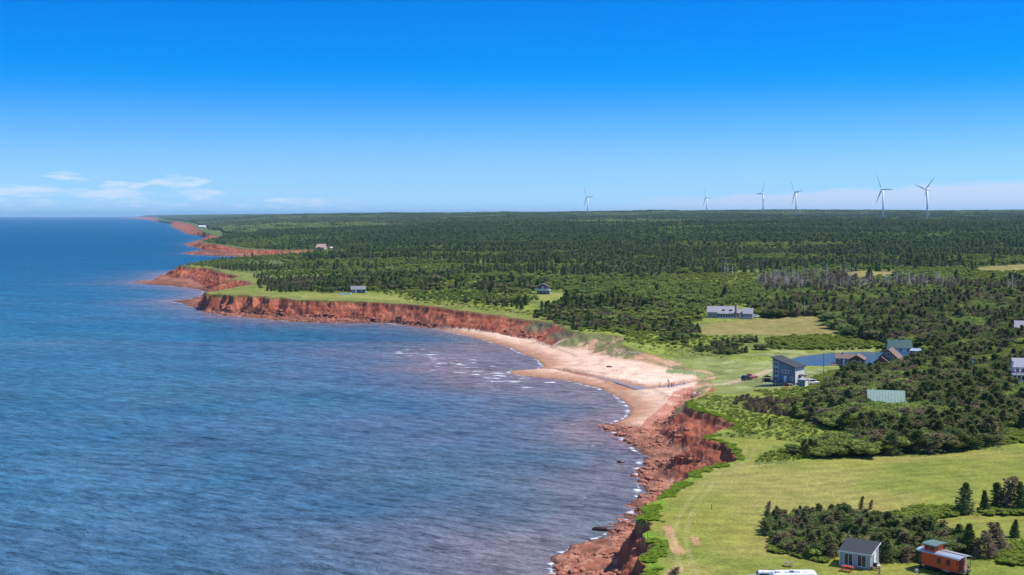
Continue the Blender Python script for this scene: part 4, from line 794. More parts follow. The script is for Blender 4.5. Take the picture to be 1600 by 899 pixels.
def face(kind, W_, d):
    """local frame of a wall: origin, along, outward"""
    return {'front': (Vector((-W_/2, 0, 0)), Vector((1, 0, 0)), Vector((0, -1, 0))), 'right': (Vector((W_/2, 0, 0)), Vector((0, 1, 0)), Vector((1, 0, 0))),
            'left': (Vector((-W_/2, d, 0)), Vector((0, -1, 0)), Vector((-1, 0, 0)))}[kind]
def quadbox(mb, o, al, out, a0, a1, z0, z1, t0, t1):
    c = [o+al*a+out*t+Vector((0, 0, z)) for a in (a0, a1) for t in (t0, t1) for z in (z0, z1)]
    mb.add(c, [(0, 1, 3, 2), (4, 6, 7, 5), (0, 4, 5, 1), (2, 3, 7, 6), (0, 2, 6, 4), (1, 5, 7, 3)])
def window(par, fr, a, z, w, h, nv=0, nh=0, fm=None, b=.09, name='window', pane=None):
    o, al, out = fr; mb = MB(); q = lambda *s: quadbox(mb, o, al, out, *s)
    q(a, a+b, z, z+h, .003, .07); q(a+w-b, a+w, z, z+h, .003, .07); q(a+b, a+w-b, z, z+b, .003, .065); q(a+b, a+w-b, z+h-b, z+h, .003, .065)
    for i in range(nv): x = a+w*(i+1)/(nv+1); q(x-b*.4, x+b*.4, z+b, z+h-b, .004, .06)
    for i in range(nh): y = z+h*(i+1)/(nh+1); q(a+b, a+w-b, y-b*.4, y+b*.4, .005, .055)
    f = mb.build(name, fm or WHITE, par); m2 = MB(); quadbox(m2, o, al, out, a+b*.5, a+w-b*.5, z+b*.5, z+h-b*.5, .002, .035); m2.build('pane', pane or GLASS, f); return f
def door(par, fr, a, z, w, h, m=None):
    o, al, out = fr; mb = MB(); quadbox(mb, o, al, out, a, a+w, z, z+h, .003, .06); d = mb.build('door', m or WHITE, par); k = MB(); quadbox(k, o, al, out, a+w-.16, a+w-.08, z+h*.46, z+h*.5, .06, .12); k.build('handle', IRON, d); return d
def gable_roof(par, x0, x1, y0, y1, ze, zr, m, along='x', oh=.35, th=.16, xr=None):
    """two pitched slabs; ridge along x or along y"""
    mb = MB()
    if along == 'x':
        c = (y0+y1)/2; sl = (zr-ze)/(c-y0); P1 = [(y0-oh, ze-oh*sl), (c, zr), (y1+oh, ze-oh*sl), (y1+oh, ze-oh*sl+th), (c, zr+th*1.15), (y0-oh, ze-oh*sl+th)]; mb.prism(P1, x0-oh, x1+oh, 'x')
    else:
        c = (x0+x1)/2; sl = (zr-ze)/(c-x0); P1 = [(x0-oh, ze-oh*sl), (c, zr), (x1+oh, ze-oh*sl), (x1+oh, ze-oh*sl+th), (c, zr+th*1.15), (x0-oh, ze-oh*sl+th)]; mb.prism(P1, y0-oh, y1+oh, 'y')
    return mb.build('roof', m, par)
def gable_body(par, x0, x1, y0, y1, ze, zr, m, along='x', name='wall', zb=-.8):
    mb = MB()
    if along == 'x': c = (y0+y1)/2; mb.prism([(y0, zb), (y1, zb), (y1, ze), (c, zr-.02), (y0, ze)], x0, x1, 'x')
    else: c = (x0+x1)/2; mb.prism([(x0, zb), (x1, zb), (x1, ze), (c, zr-.02), (x0, ze)], y0, y1, 'y')
    return mb.build(name, m, par)
def rail(par, pts_, z, h=1.0, m=None, step=1.2):
    """posts and two rails along a line of local points"""
    mb = MB()
    for (xa, ya), (xb, yb) in zip(pts_[:-1], pts_[1:]):
        L = math.hypot(xb-xa, yb-ya); n = max(1, int(L/step))
        for i in range(n+1): t_ = i/n; x, y = xa+(xb-xa)*t_, ya+(yb-ya)*t_; mb.box(x-.04, x+.04, y-.04, y+.04, z, z+h)
        for zz in (h*.15, h*.5, h-.05): mb.cyl((xa, ya, z+zz), (xb, yb, z+zz), .035, n=4)
    return mb.build('railing', m or WHITE, par)

# ---- cabin -----------------------------------------------------------------
def cabin():
    x, y, z = G(1336, 888); r = thing('cabin', 'small grey cabin with dark mono-pitch roof and two sliding doors on the lawn', 'cabin', (x, y, z), -33); W_, d = 4.5, 4.0; zf, zb = 2.25, 3.05
    mb = MB(); mb.prism([(0, .18), (d, .18), (d, zb), (0, zf)], -W_/2, W_/2, 'x'); mb.build('wall', GREY, r)
    k = 0
    for a in np.arange(-W_/2+.25, W_/2, .42):
        m_ = MB(); m_.box(a-.022, a+.022, -.03, -.002, .2, zf-.16); m_.build('batten', GREY, r)
    for a in np.arange(.3, d, .45):
        m_ = MB(); m_.box(W_/2+.002, W_/2+.03, a-.022, a+.022, .2, zf+(zb-zf)*a/d-.16); m_.build('batten', GREY, r)
    m_ = MB(); m_.box(-W_/2-.12, W_/2+.12, -.12, d+.12, -.3, .178); m_.build('foundation', WOODG, r)
    sl = (zb-zf)/d; oh = .22
    m_ = MB(); m_.prism([(-oh, zf-oh*sl+.005), (d+oh, zb+oh*sl+.005), (d+oh, zb+oh*sl+.13), (-oh, zf-oh*sl+.13)], -W_/2-oh, W_/2+oh, 'x'); m_.build('roof', SHG, r)
    m_ = MB(); m_.box(-W_/2-oh, W_/2+oh, -oh-.03, -oh-.002, zf-oh*sl-.06, zf-oh*sl+.10); m_.prism([(-oh, zf-oh*sl-.06), (d+oh, zb+oh*sl-.06), (d+oh, zb+oh*sl+.10), (-oh, zf-oh*sl+.10)], W_/2+oh+.002, W_/2+oh+.03, 'x'); m_.build('fascia', WHITE, r)
    for xx in (-W_/2, W_/2): m_ = MB(); m_.box(xx-.06, xx+.045, -.045, .06, .19, zf-.12); m_.build('corner_board', WHITE, r)
    fr = face('front', W_, d); window(r, fr, .62, .3, 1.35, 1.72, 1, name='sliding_door', b=.07); window(r, fr, 2.55, .3, 1.35, 1.72, 1, name='sliding_door', b=.07)
    fr = face('right', W_, d); door(r, fr, 1.5, .25, .95, 1.95)
    m_ = MB(); m_.box(W_/2+.06, W_/2+.9, 1.4, 2.6, -.3, .16); m_.build('doorstep', WOODG, r)
    return r
cabin()
def picnic_table(px, py, rz, m, label, s=1.0):
    x, y, z = G(px, py); r = thing('picnic_table', label, 'picnic table', (x, y, z), rz)
    for i in range(4): b_ = MB(); b_.box(-.85*s, .85*s, (-.36+i*.185)*s, (-.36+i*.185+.165)*s, .70*s, .74*s); b_.build('top_plank', m, r)
    for sg in (-1, 1):
        b_ = MB(); b_.box(-.85*s, .85*s, sg*.74*s-.12*s, sg*.74*s+.12*s, .40*s, .44*s); b_.build('seat', m, r)
        for e in (-1, 1): b_ = MB(); b_.cyl((e*.62*s, sg*.25*s, .70*s), (e*.62*s, sg*.72*s, -.05), .05*s, n=4); b_.build('leg', m, r)
    for e in (-1, 1): b_ = MB(); b_.box(e*.62*s-.04, e*.62*s+.04, -.84*s, .84*s, .34*s, .397*s); b_.build('brace', m, r)
    return r
picnic_table(1324, 893, -33, WOODR, 'red picnic table on the grass in front of the grey cabin')
picnic_table(1232, 885, -8, WOODG, 'low weathered wooden picnic table alone on the mown lawn', .8)
def grill():
    x, y, z = G(1367.5, 890.5); r = thing('barbecue', 'small covered barbecue with pale side shelf beside the cabin door', 'barbecue', (x, y, z), -33)
    b_ = MB(); b_.box(-.28, .28, -.25, .25, .45, .78); b_.build('firebox', IRON, r, bev=.04); b_ = MB(); b_.prism([(-.25, .785), (.25, .785), (.18, .98), (-.18, .98)], -.28, .28, 'x'); b_.build('lid', BLACK, r, bev=.03); b_ = MB(); b_.box(.285, .7, -.22, .22, .70, .74); b_.build('side_shelf', WHITE, r)
    for a in (-.24, .24):
        for c in (-.2, .2): b_ = MB(); b_.cyl((a, c, .45), (a, c, -.03), .03, n=5); b_.build('leg', IRON, r)
    x, y, z = G(1361.5, 891.5); b_ = MB(); b_.cyl((0, 0, -.03), (0, 0, .5), .17, .2, 10); b_.cyl((0, 0, .5), (0, 0, .56), .22, .14, 10); o = b_.build('fire_barrel', mat('rusty_iron', (.20, .09, .05), .9), None); o.location = (x, y, z); tag(o, 'rusty brown bin at the cabin corner beside the barbecue', 'bin')
    x, y, z = G(1374, 899); b_ = MB(); b_.box(-.13, .13, -.07, .07, -.1, 1.25); b_.box(-.17, .17, -.1, .1, 1.25, 1.32); o = b_.build('timber_post', WOODY, None, bev=.01); o.location = (x, y, z); tag(o, 'raw yellow timber post standing at the corner of the cabin', 'post')
grill()
def garden_chair(px, py, rz, label):
    x, y, z = G(px, py); r = thing('garden_chair', label, 'chair', (x, y, z), rz, 'chairs by the thicket'); m = DKBR
    for i in range(4): b_ = MB(); b_.box(-.27, .27, -.28+i*.14, -.28+i*.14+.12, .36, .40); b_.build('seat_slat', m, r)
    for i in range(4): b_ = MB(); b_.prism([(.25, .42), (.42, 1.0), (.46, 1.0), (.29, .42)], -.27+i*.14, -.27+i*.14+.12, 'x'); b_.build('back_slat', m, r)
    for a in (-.3, .3):
        for c in (-.24, .26): b_ = MB(); b_.box(a-.03, a+.03, c-.03, c+.03, -.03, .58); b_.build('leg', m, r)
        b_ = MB(); b_.box(a-.06, a+.06, -.30, .34, .583, .62); b_.build('armrest', m, r)
garden_chair(1389, 875, 20, 'brown wooden garden chair nearer the cabin at the thicket edge'); garden_chair(1394.5, 874.5, -10, 'brown wooden garden chair nearer the caboose at the thicket edge')

# ---- caboose ----------------------------------------------------------------
def caboose():
    xl, yl, zl = G(1440, 889.5); xr, yr, zr = G(1489, 902); th = -53
    L, W_ = 5.5, 2.7; ux, uy = cos(radians(th)), sin(radians(th))
    cx_, cy2 = xl+ux*L/2, yl+uy*L/2; z0 = float(h_at(cx_, cy2)[0]); r = thing('caboose', 'bright red railway caboose with green roofed cupola parked on the grass', 'caboose', (cx_, cy2, z0), th)
    zb, zt = .72, 2.62                      # body between these; side facing the viewer is at y = 0
    mb = MB(); mb.box(-L/2, L/2, 0, W_, zb, zt); body = mb.build('body', RED, r)
    for i in range(int(L/.31)):
        b_ = MB(); a = -L/2+.02+i*.31; b_.box(a, a+.285, -.022, -.002, zb+.02, zt-.05); b_.build('board', RED, body)
    def arc(w, h, n=9): return [(W_/2+w*cos(pi-pi*i/(n-1)), h*sin(pi*i/(n-1))) for i in range(n)]
    top = arc(W_/2+.16, .34); mb = MB(); mb.prism([(a, zt+.002+b) for a, b in top]+[(a, zt-.06+b*.9) for a, b in reversed(top)], -L/2-.85, L/2+.85, 'x'); mb.build('roof', ZINC, r)
    mb = MB(); mb.box(-L/2-.8, L/2+.8, W_/2-.22, W_/2+.22, zt+.36, zt+.41); mb.build('roof_walk', WOODG, r)
    # cupola toward the far left end
    a0, a1 = -L/2+.35, -L/2+2.25; cz0, cz1 = zt+.05, zt+1.12; mb = MB(); mb.box(a0, a1, .12, W_-.12, cz0, cz1); cup = mb.build('cupola', RED, r)
    top = [(W_/2+(W_/2+.18)*(a-W_/2)/(W_/2), b) for a, b in arc(W_/2, .20)]; mb = MB(); mb.prism([(a, cz1+.002+b) for a, b in top]+[(a, cz1-.05+b*.9) for a, b in reversed(top)], a0-.25, a1+.3, 'x'); mb.build('cupola_roof', mat('faded_green_roof', (.10, .18, .155), .7), cup)
    fr = (Vector((a0, .12, 0)), Vector((1, 0, 0)), Vector((0, -1, 0)))
    for q in (.2, 1.05): 
        o_, al, out = fr; mb = MB(); quadbox(mb, o_, al, out, q, q+.62, cz0+.35, cz1-.12, .003, .04); mb.build('cupola_window', GLASS, cup)
    o_, al, out = Vector((a1, .12, 0)), Vector((0, 1, 0)), Vector((1, 0, 0))
    for q in (.12, W_-.24-.62): mb = MB(); quadbox(mb, o_, al, out, q, q+.5, cz0+.38, cz1-.12, .003, .04); mb.build('cupola_window', GLASS, cup)
    fr = (Vector((-L/2, 0, 0)), Vector((1, 0, 0)), Vector((0, -1, 0)))
    for q in (2.62, 4.15): window(r, fr, q, zb+.72, .55, .78, 0, 1, fm=mat('dark_green_trim', (.02, .05, .035), .6), b=.07)
    fe = (Vector((L/2, 0, 0)), Vector((0, 1, 0)), Vector((1, 0, 0))); door(r, fe, .98, zb+.03, .74, 1.75, mat('dark_red_paint', (.22, .03, .02), .6)); 
    for q in (.22, 2.05): window(r, fe, q, zb+.8, .42, .6, fm=RED, b=.05)
    for sgn, nm in ((-1, 0), (1, 1)):
        e = sgn*L/2; mb = MB(); mb.box(min(e, e+sgn*.78)+(.002 if sgn > 0 else 0), max(e, e+sgn*.78)-(0 if sgn > 0 else .002), .05, W_-.05, zb-.12, zb); mb.build('platform', IRON, r)
        mb = MB()
        for yy in (.1, .9, 1.8, W_-.1): mb.cyl((e+sgn*.72, yy, zb), (e+sgn*.72, yy, zt if yy in (.1, W_-.1) else zb+.95), .028, n=5)
        for zz in (zb+.5, zb+.95): mb.cyl((e+sgn*.72, .1, zz), (e+sgn*.72, W_-.1, zz), .025, n=5)
        mb.build('end_railing', IRON, r)
        mb = MB()
        for yy in (1.15, 1.5): mb.cyl((e+sgn*.78, yy, zb-.1), (e+sgn*.80, yy, zt+.25), .028, n=5)
        for k in range(7): mb.cyl((e+sgn*.79, 1.15, zb+.2+k*.3), (e+sgn*.79, 1.5, zb+.2+k*.3), .02, n=5)
        mb.build('ladder', WHITE if sgn > 0 else IRON, r)
        for yy in (.12, W_-.12-.5):
            mb = MB()
            for k in range(3): mb.box(e+sgn*(.15)-.0 if sgn > 0 else e-.65, e+.65 if sgn > 0 else e-.15, yy, yy+.5, .14+k*.2, .18+k*.2)
            mb.build('steps', IRON, r)
        mb = MB(); mb.cyl((e+sgn*.7, W_-.55, zb+.5), (e+sgn*.74, W_-.55, zb+.5), .2, n=12); mb.build('brake_wheel', IRON, r)
    for tx in (-L/2+1.05, L/2-1.05):
        t_ = MB(); t_.box(tx-.8, tx+.8, .28, .38, .30, .52); t_.box(tx-.8, tx+.8, W_-.38, W_-.28, .30, .52); t_.box(tx-.12, tx+.12, .381, W_-.381, .32, .55); tk = t_.build('truck', IRON, r)
        for wx in (-.5, .5):
            for yy in (.42, W_-.52): mb = MB(); mb.cyl((tx+wx, yy, .33), (tx+wx, yy+.1, .33), .33, n=16); mb.build('wheel', IRON, tk)
    mb = MB(); mb.box(-L/2+.05, L/2-.05, .35, W_-.35, .56, .70); mb.build('underframe', IRON, r)
    mb = MB(); mb.box(.7, 1.75, .02, .33, .52, .69); mb.build('toolbox', mat('cream_paint', (.55, .45, .3), .7), r)
    for yy in (.45, W_-.5): mb = MB(); mb.box(-L/2-1.2, L/2+1.2, yy, yy+.07, -.10, .0); mb.build('rail_track', IRON, r)
    r.location.z = z0+.02
    mb = MB(); rr = random.Random(3); vs_ = [(0, 0, -.1)]; ring = [[(cos(a)*.32*q*(.8+.4*rr.random()), sin(a)*.26*q*(.8+.4*rr.random()), zz) for a in [2*pi*i/7 for i in range(7)]] for q, zz in ((1, -.1), (1.05, .15), (.75, .42), (.3, .55))]; mb.rings(ring); o = mb.build('boulder', mat('pale_stone', (.45, .38, .36), .9), None); x, y, z = G(1432, 895); o.location = (x, y, z); tag(o, 'pale pinkish stone lying at the left end of the red caboose', 'rock')
caboose()

# ---- vehicles ----------------------------------------------------------------
def car(px, py, rz, m, label, name='parked_car', L=4.6, Wd=1.85, Hh=1.7, pickup=False, cat='car', group=None, loc=None):
    x, y, z = loc or G(px, py); r = thing(name, label, cat, (x, y, z), rz, group); h0, h1 = .30, Hh*.58
    def sect(xp, w, zlo, zhi): return [(xp, -w, zlo+.06), (xp, -w*1.0, zhi-.12), (xp, -w*.9, zhi), (xp, w*.9, zhi), (xp, w, zhi-.12), (xp, w, zlo+.06), (xp, w*.9, zlo), (xp, -w*.9, zlo)]
    hw = Wd/2; b_ = MB(); b_.rings([sect(-L/2, hw*.82, h0+.15, h1-.12), sect(-L/2+.15, hw*.96, h0, h1), sect(-L*.1, hw, h0, h1), sect(L*.22, hw, h0, h1-.02), sect(L*.42, hw*.95, h0, h1-.12), sect(L/2, hw*.78, h0+.12, h1-.28)]); b_.build('body', m, r, smooth=False)
    c0, c1 = (-L*.47, L*.20) if not pickup else (-L*.05, L*.24)
    def cs(xp, w, zz): return [(xp, -w, zz), (xp, w, zz)]
    zt = Hh; b_ = MB(); A_1 = [(c0, h1-.03), (c0+.28, zt-.06), (c0+.55, zt), (c1-.75, zt), (c1-.55, zt-.04), (c1+.12, h1-.03)]
    n = len(A_1); v = [(a, -hw*(.93 if q < h1+.1 else .78), q) for a, q in A_1]+[(a, hw*(.93 if q < h1+.1 else .78), q) for a, q in A_1]; b_.add(v, [tuple(range(n)), tuple(range(2*n-1, n-1, -1))]+[(i, i+n, (i+1) % n+n, (i+1) % n) for i in range(n)]); b_.build('cabin', m, r)
    zl, zh = h1+.05, zt-.16
    for sg in (-1, 1):
        b_ = MB(); yw = lambda q: sg*(hw*(.93+(.78-.93)*(q-h1)/(zt-h1))+.012)
        p = [(c0+.28, zl), (c0+.48, zh), (c1-.66, zh), (c1-.12, zl)]; b_.add([(a, yw(q), q) for a, q in p]+[(a, yw(q)-sg*.02, q) for a, q in p], [(0, 1, 2, 3), (7, 6, 5, 4), (0, 4, 5, 1), (1, 5, 6, 2), (2, 6, 7, 3), (3, 7, 4, 0)]); b_.build('side_window', GLASS, r)
    b_ = MB(); w_ = hw*.74
    for (a, q), (c, e_), off in (((c1-.02, h1+.06), (c1-.50, zt-.08), .03), ((c0+.03, h1+.08), (c0+.24, zt-.1), -.03)):
        b_ = MB(); b_.add([(a+off, -w_, q), (a+off, w_, q), (c+off, w_*.92, e_), (c+off, -w_*.92, e_), (a+off-.03, -w_, q-.02), (a+off-.03, w_, q-.02), (c+off-.03, w_*.92, e_-.02), (c+off-.03, -w_*.92, e_-.02)], [(0, 1, 2, 3), (7, 6, 5, 4), (0, 4, 5, 1), (1, 5, 6, 2), (2, 6, 7, 3), (3, 7, 4, 0)]); b_.build('windscreen', GLASS, r)
    for wx in (-L*.31, L*.31):
        for sg in (-1, 1):
            b_ = MB(); b_.cyl((wx, sg*(hw-.2), .33), (wx, sg*(hw+.015), .33), .33, n=14); t_ = b_.build('wheel', TYRE, r); b_ = MB(); b_.cyl((wx, sg*(hw+.016), .33), (wx, sg*(hw+.03), .33), .2, n=10); b_.build('rim', ZINC, t_)
    for sg in (-1, 1): b_ = MB(); b_.box(L/2-.08, L/2-.01, sg*hw*.62-.15, sg*hw*.62+.15, h1-.42, h1-.28); b_.build('headlight', WHITE, r); b_ = MB(); b_.box(-L/2-.02, -L/2+.05, sg*hw*.66-.1, sg*hw*.66+.1, h1-.35, h1-.15); b_.build('taillight', CARR, r)
    for sg in (-1, 1):
        if not pickup: b_ = MB(); b_.cyl((c0+.6, sg*hw*.66, zt+.06), (c1-.85, sg*hw*.66, zt+.06), .025, n=5); b_.build('roof_rail', IRON, r)
    return r
car(1190, 912, 172, CARW, 'white estate car parked at the left end of the camper trailer', L=4.7, cat='car')
def camper():
    x, y, z = G(1241, 925); r = thing('camper_trailer', 'long white camper trailer with roof vents behind the white car', 'camper', (x, y, z), -4); L = 6.4; hw = 1.2
    prof = [(-L/2, .55), (-L/2, 2.0), (-L/2+.35, 2.48), (-L/2+.8, 2.6), (L/2-.7, 2.75), (L/2-.3, 2.62), (L/2-.05, 2.2), (L/2, 1.5), (L/2-.2, .55)]
    b_ = MB(); b_.prism(prof, -hw, hw, 'y'); b_.build('body', CARW, r, bev=.05)
    for a, w_, h_ in ((-2.2, .35, .14), (-.9, .3, .10), (.3, .45, .22), (1.7, .35, .12)): b_ = MB(); b_.box(a-w_, a+w_, -.3, .3, 2.62, 2.70+h_); b_.build('roof_vent', PALE if w_ != .45 else WHITE, r, bev=.04)
    b_ = MB(); b_.box(-.75, -.15, -.25, .25, 2.66, 2.80); b_.build('skylight', GLASS, r)
    for a, w_ in ((-2.3, .9), (-.6, .8), (1.6, 1.1)): window(r, (Vector((0, -hw, 0)), Vector((1, 0, 0)), Vector((0, -1, 0))), a, 1.5, w_, .6, fm=IRON, b=.05)
    door(r, (Vector((0, -hw, 0)), Vector((1, 0, 0)), Vector((0, -1, 0))), .55, .65, .65, 1.75)
    b_ = MB(); b_.box(1.2, 2.6, -hw-.45, -hw-.003, 2.35, 2.43); b_.build('awning_box', BLACK, r)
    for wx in (-.35, .45):
        for sg in (-1, 1): b_ = MB(); b_.cyl((wx, sg*(hw-.22), .36), (wx, sg*(hw+.01), .36), .36, n=14); b_.build('wheel', TYRE, r)
    b_ = MB(); b_.cyl((-L/2, .3, .5), (-L/2-1.1, 0, .5), .05, n=5); b_.cyl((-L/2, -.3, .5), (-L/2-1.1, 0, .5), .05, n=5); b_.cyl((-L/2-1.0, 0, .5), (-L/2-1.0, 0, -.03), .04, n=5); b_.build('drawbar', IRON, r)
camper()

# ---- modern house ------------------------------------------------------------
def modern():
    x, y, z = G(1225, 602.5); th = -39; r = thing('modern_house', 'tall blue-grey house with steep one-way dark roof and stacked corner windows', 'house', (x, y, z-.1), th); W_, d = 8.0, 6.3; f = 1.15; zl, zr = f+7.5, f+4.95
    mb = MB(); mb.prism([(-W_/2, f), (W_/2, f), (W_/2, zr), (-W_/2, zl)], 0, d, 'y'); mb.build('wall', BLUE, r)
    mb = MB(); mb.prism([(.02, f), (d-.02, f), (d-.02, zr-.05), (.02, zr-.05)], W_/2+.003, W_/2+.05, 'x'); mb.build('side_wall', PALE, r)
    mb = MB(); mb.box(-W_/2+.1, W_/2-.1, .1, d-.1, -.9, f-.003); mb.build('foundation', CONC, r)
    sl = (zr-zl)/W_; oh = .55; mb = MB(); e0, e1 = -W_/2-oh, W_/2+oh; mb.prism([(e0, zl-oh*sl+.01), (e1, zr+oh*sl+.01), (e1, zr+oh*sl+.26), (e0, zl-oh*sl+.26)], -oh, d+oh, 'y'); mb.build('roof', SHG, r)
    for xx in (-W_/2, W_/2): m_ = MB(); m_.box(xx-.08, xx+.06, -.06, .08, f, (zl if xx < 0 else zr)-.12); m_.build('corner_board', WHITE, r)
    fr = face('front', W_, d); window(r, fr, .3, f+5.0, 1.7, 1.35, 1, b=.14); window(r, fr, .3, f+1.95, 1.7, 2.65, 1, 1, b=.14); window(r, fr, .3, f+.15, 1.7, 1.5, 1, b=.14)
    window(r, fr, 3.35, f+3.0, 2.35, .85, 1, b=.14); d_ = door(r, fr, 3.95, f+.02, .95, 2.05); window(d_, fr, 4.12, f+.25, .6, 1.6, b=.05, name='door_light'); window(r, fr, 6.35, f+.85, .85, .95, b=.13)
    fr = face('right', W_, d); window(r, fr, .9, f+2.9, 1.1, .9, b=.1); window(r, fr, 3.2, f+2.9, 1.1, .9, b=.1); door(r, fr, 2.6, f+.02, .95, 2.0, DKBR)
    mb = MB(); mb.prism([(0+W_/2+.06, f+2.35), (W_/2+2.0, f+2.0), (W_/2+2.0, f+2.12), (W_/2+.06, f+2.5)], 2.0, 4.6, 'y'); pr = mb.build('porch_roof', SHG, r)
    for yy in (2.15, 4.45): mb = MB(); mb.box(W_/2+1.8, W_/2+1.92, yy-.06, yy+.06, -.3, f+2.02); mb.build('porch_post', WHITE, pr)
    # deck on posts along the front, reaching out past the left corner
    x0, x1, y0 = -W_/2-2.6, W_/2-.8, -2.5; dk = None
    mb = MB(); mb.box(x0, x1, y0, -.075, f-.16, f-.03); mb.box(x0, -W_/2-.09, -.072, 3.0, f-.16, f-.03); dk = mb.build('deck', mat('grey_decking', (.22, .21, .21), .85), r)
    for i in range(9): a = x0+.1+i*(x1-x0-.2)/8; mb = MB(); mb.box(a-.07, a+.07, y0+.03, y0+.17, -.9, f-.163); mb.build('post', WHITE, dk)
    rail(dk, [(-W_/2-.15, 2.95), (x0+.05, 2.95), (x0+.05, y0+.05), (x1-1.4, y0+.05)], f-.03, .95, mat('dark_rail', (.05, .06, .08), .5))
    mb = MB()
    for i in range(5): mb.box(x1+i*.28, x1+i*.28+.28, -1.9, -.6, f-.24-i*.2, f-.18-i*.2)
    mb.build('steps', WOODG, r)
    M_ = r.matrix_basis.copy(); Rz = Matrix.Rotation(radians(th), 4, 'Z'); at_l = lambda a, b, c: tuple(Vector((x, y, z-.1))+Rz @ Vector((a, b, c)))
    g = thing('grill_gazebo', 'black covered gazebo standing on the deck of the blue-grey house', 'gazebo', at_l(-W_/2-1.45, -1.2, f-.03), th)
    for a in (-.95, .95):
        for c in (-.95, .95): mb = MB(); mb.box(a-.05, a+.05, c-.05, c+.05, 0, 1.5); mb.build('post', BLACK, g)
    mb = MB(); mb.add([(-1.15, -1.15, 1.5), (1.15, -1.15, 1.5), (1.15, 1.15, 1.5), (-1.15, 1.15, 1.5), (0, 0, 2.05)], [(0, 1, 2, 3), (0, 1, 4), (1, 2, 4), (2, 3, 4), (3, 0, 4)]); mb.build('canopy', BLACK, g); mb = MB(); mb.box(-.8, .8, -.8, .8, 0, .85); mb.build('covered_table', BLACK, g, bev=.08)
    # shed, toys, car
    sx, sy, sz = G(1252.5, 604); s = thing('garden_shed', 'small blue-grey shed with flat pitched roof beside the tall house', 'shed', (sx, sy, sz), -39); mb = MB(); mb.box(-1.15, 1.15, 0, 2.2, -.3, 2.0); mb.build('wall', BLUE, s)
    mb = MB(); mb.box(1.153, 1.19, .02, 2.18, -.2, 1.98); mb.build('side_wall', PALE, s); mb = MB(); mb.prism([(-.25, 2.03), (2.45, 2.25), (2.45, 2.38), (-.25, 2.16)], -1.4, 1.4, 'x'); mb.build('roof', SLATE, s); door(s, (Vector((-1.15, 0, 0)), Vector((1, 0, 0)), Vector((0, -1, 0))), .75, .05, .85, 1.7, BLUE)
    bx_, by_, bz_ = G(1226, 603.5)
    t1 = thing('play_chest', 'red storage bin beside the deck of the blue-grey house', 'storage bin', (bx_, by_, bz_), -30); mb = MB(); mb.box(-.5, .5, -.3, .3, -.02, .62); mb.build('bin', WOODR, t1, bev=.04); mb = MB(); mb.prism([(-.34, .625), (.34, .625), (.24, .74), (-.24, .74)], -.55, .55, 'x'); mb.build('lid', WOODR, t1)
    kx, ky, kz = G(1228, 606); k = thing('kayak', 'orange kayak lying on the grass below the deck', 'kayak', (kx, ky, kz+.02), 20)
    ring = [[(xx, w_*cos(a), .17+.17*sin(a)*(1 if sin(a) < 0 else .8)) for a in [2*pi*i/8 for i in range(8)]] for xx, w_ in ((-1.6, .03), (-1.1, .22), (-.4, .34), (.4, .34), (1.1, .22), (1.6, .03))]; mb = MB(); mb.rings(ring); mb.build('hull', WOODO, k, smooth=True); mb = MB(); mb.cyl((0, 0, .30), (0, 0, .315), .26, n=10); mb.build('cockpit', BLACK, k)
    car(1270, 600.5, 20, CARW, 'white car parked beyond the small shed by the tall house', L=4.4); car(1167, 594.5, 35, CARK, 'black car on the sandy drive left of the tall house', L=4.3); car(1172.5, 591.5, 200, CARR, 'red pickup truck behind the black car on the drive', name='pickup_truck', L=5.0, pickup=True, cat='pickup')
modern()
def bungalow():
    x, y, z = G(1327, 571); r = thing('bungalow', 'low dark brown bungalow with rose-brown roof on the pond bank', 'house', (x, y, z), -22)
    gable_body(r, -5.2, 1.4, .6, 6.2, 2.5, 3.9, DKBR, 'x'); gable_roof(r, -5.2, 1.2, .6, 6.2, 2.5, 3.9, ROSE, 'x'); gable_body(r, .2, 5.6, -1.0, 5.6, 2.5, 4.0, DKBR, 'y', 'gable_wing'); gable_roof(r, .2, 5.6, -1.0, 5.6, 2.5, 4.05, ROSE, 'y', .4)
    fr = (Vector((-5.2, .6, 0)), Vector((1, 0, 0)), Vector((0, -1, 0))); window(r, fr, .7, .9, 1.1, 1.2, 1, b=.1); door(r, fr, 2.6, .1, .95, 2.05, WHITE); window(r, fr, 3.9, .3, 1.2, 1.8, 1, b=.1)
    fr = (Vector((.2, -1.0, 0)), Vector((1, 0, 0)), Vector((0, -1, 0))); window(r, fr, .8, .3, 1.5, 1.9, 1, b=.12); window(r, fr, 3.6, .9, 1.0, 1.1, 1, b=.1)
    mb = MB(); mb.box(-6.6, .1, -2.6, .55, -.5, .28); dk = mb.build('deck', WOODO, r); rail(dk, [(-6.5, .5), (-6.5, -2.5), (-1.6, -2.5)], .28, .8, WOODO)
    mb = MB(); mb.box(-3.2, -2.7, 3.1, 3.6, 3.6, 4.7); mb.build('chimney', BRICK, r)
bungalow()
def boat():
    x, y, z = G(1302, 571.5); k = thing('rowing_boat', 'orange wooden rowing boat drawn up beside the bungalow deck', 'boat', (x, y, z), 10)
    ring = [[(xx, w_*cos(a), .45+.45*sin(a)) for a in [pi+pi*i/6 for i in range(7)]] for xx, w_ in ((-1.9, .35), (-1.2, .62), (0, .75), (1.2, .55), (2.1, .05))]; mb = MB(); mb.rings(ring); mb.build('hull', WOODO, k)
    for a in (-1.0, .4): mb = MB(); mb.box(a-.12, a+.12, -.6, .6, .455, .49); mb.build('thwart', WOODR, k)
boat()
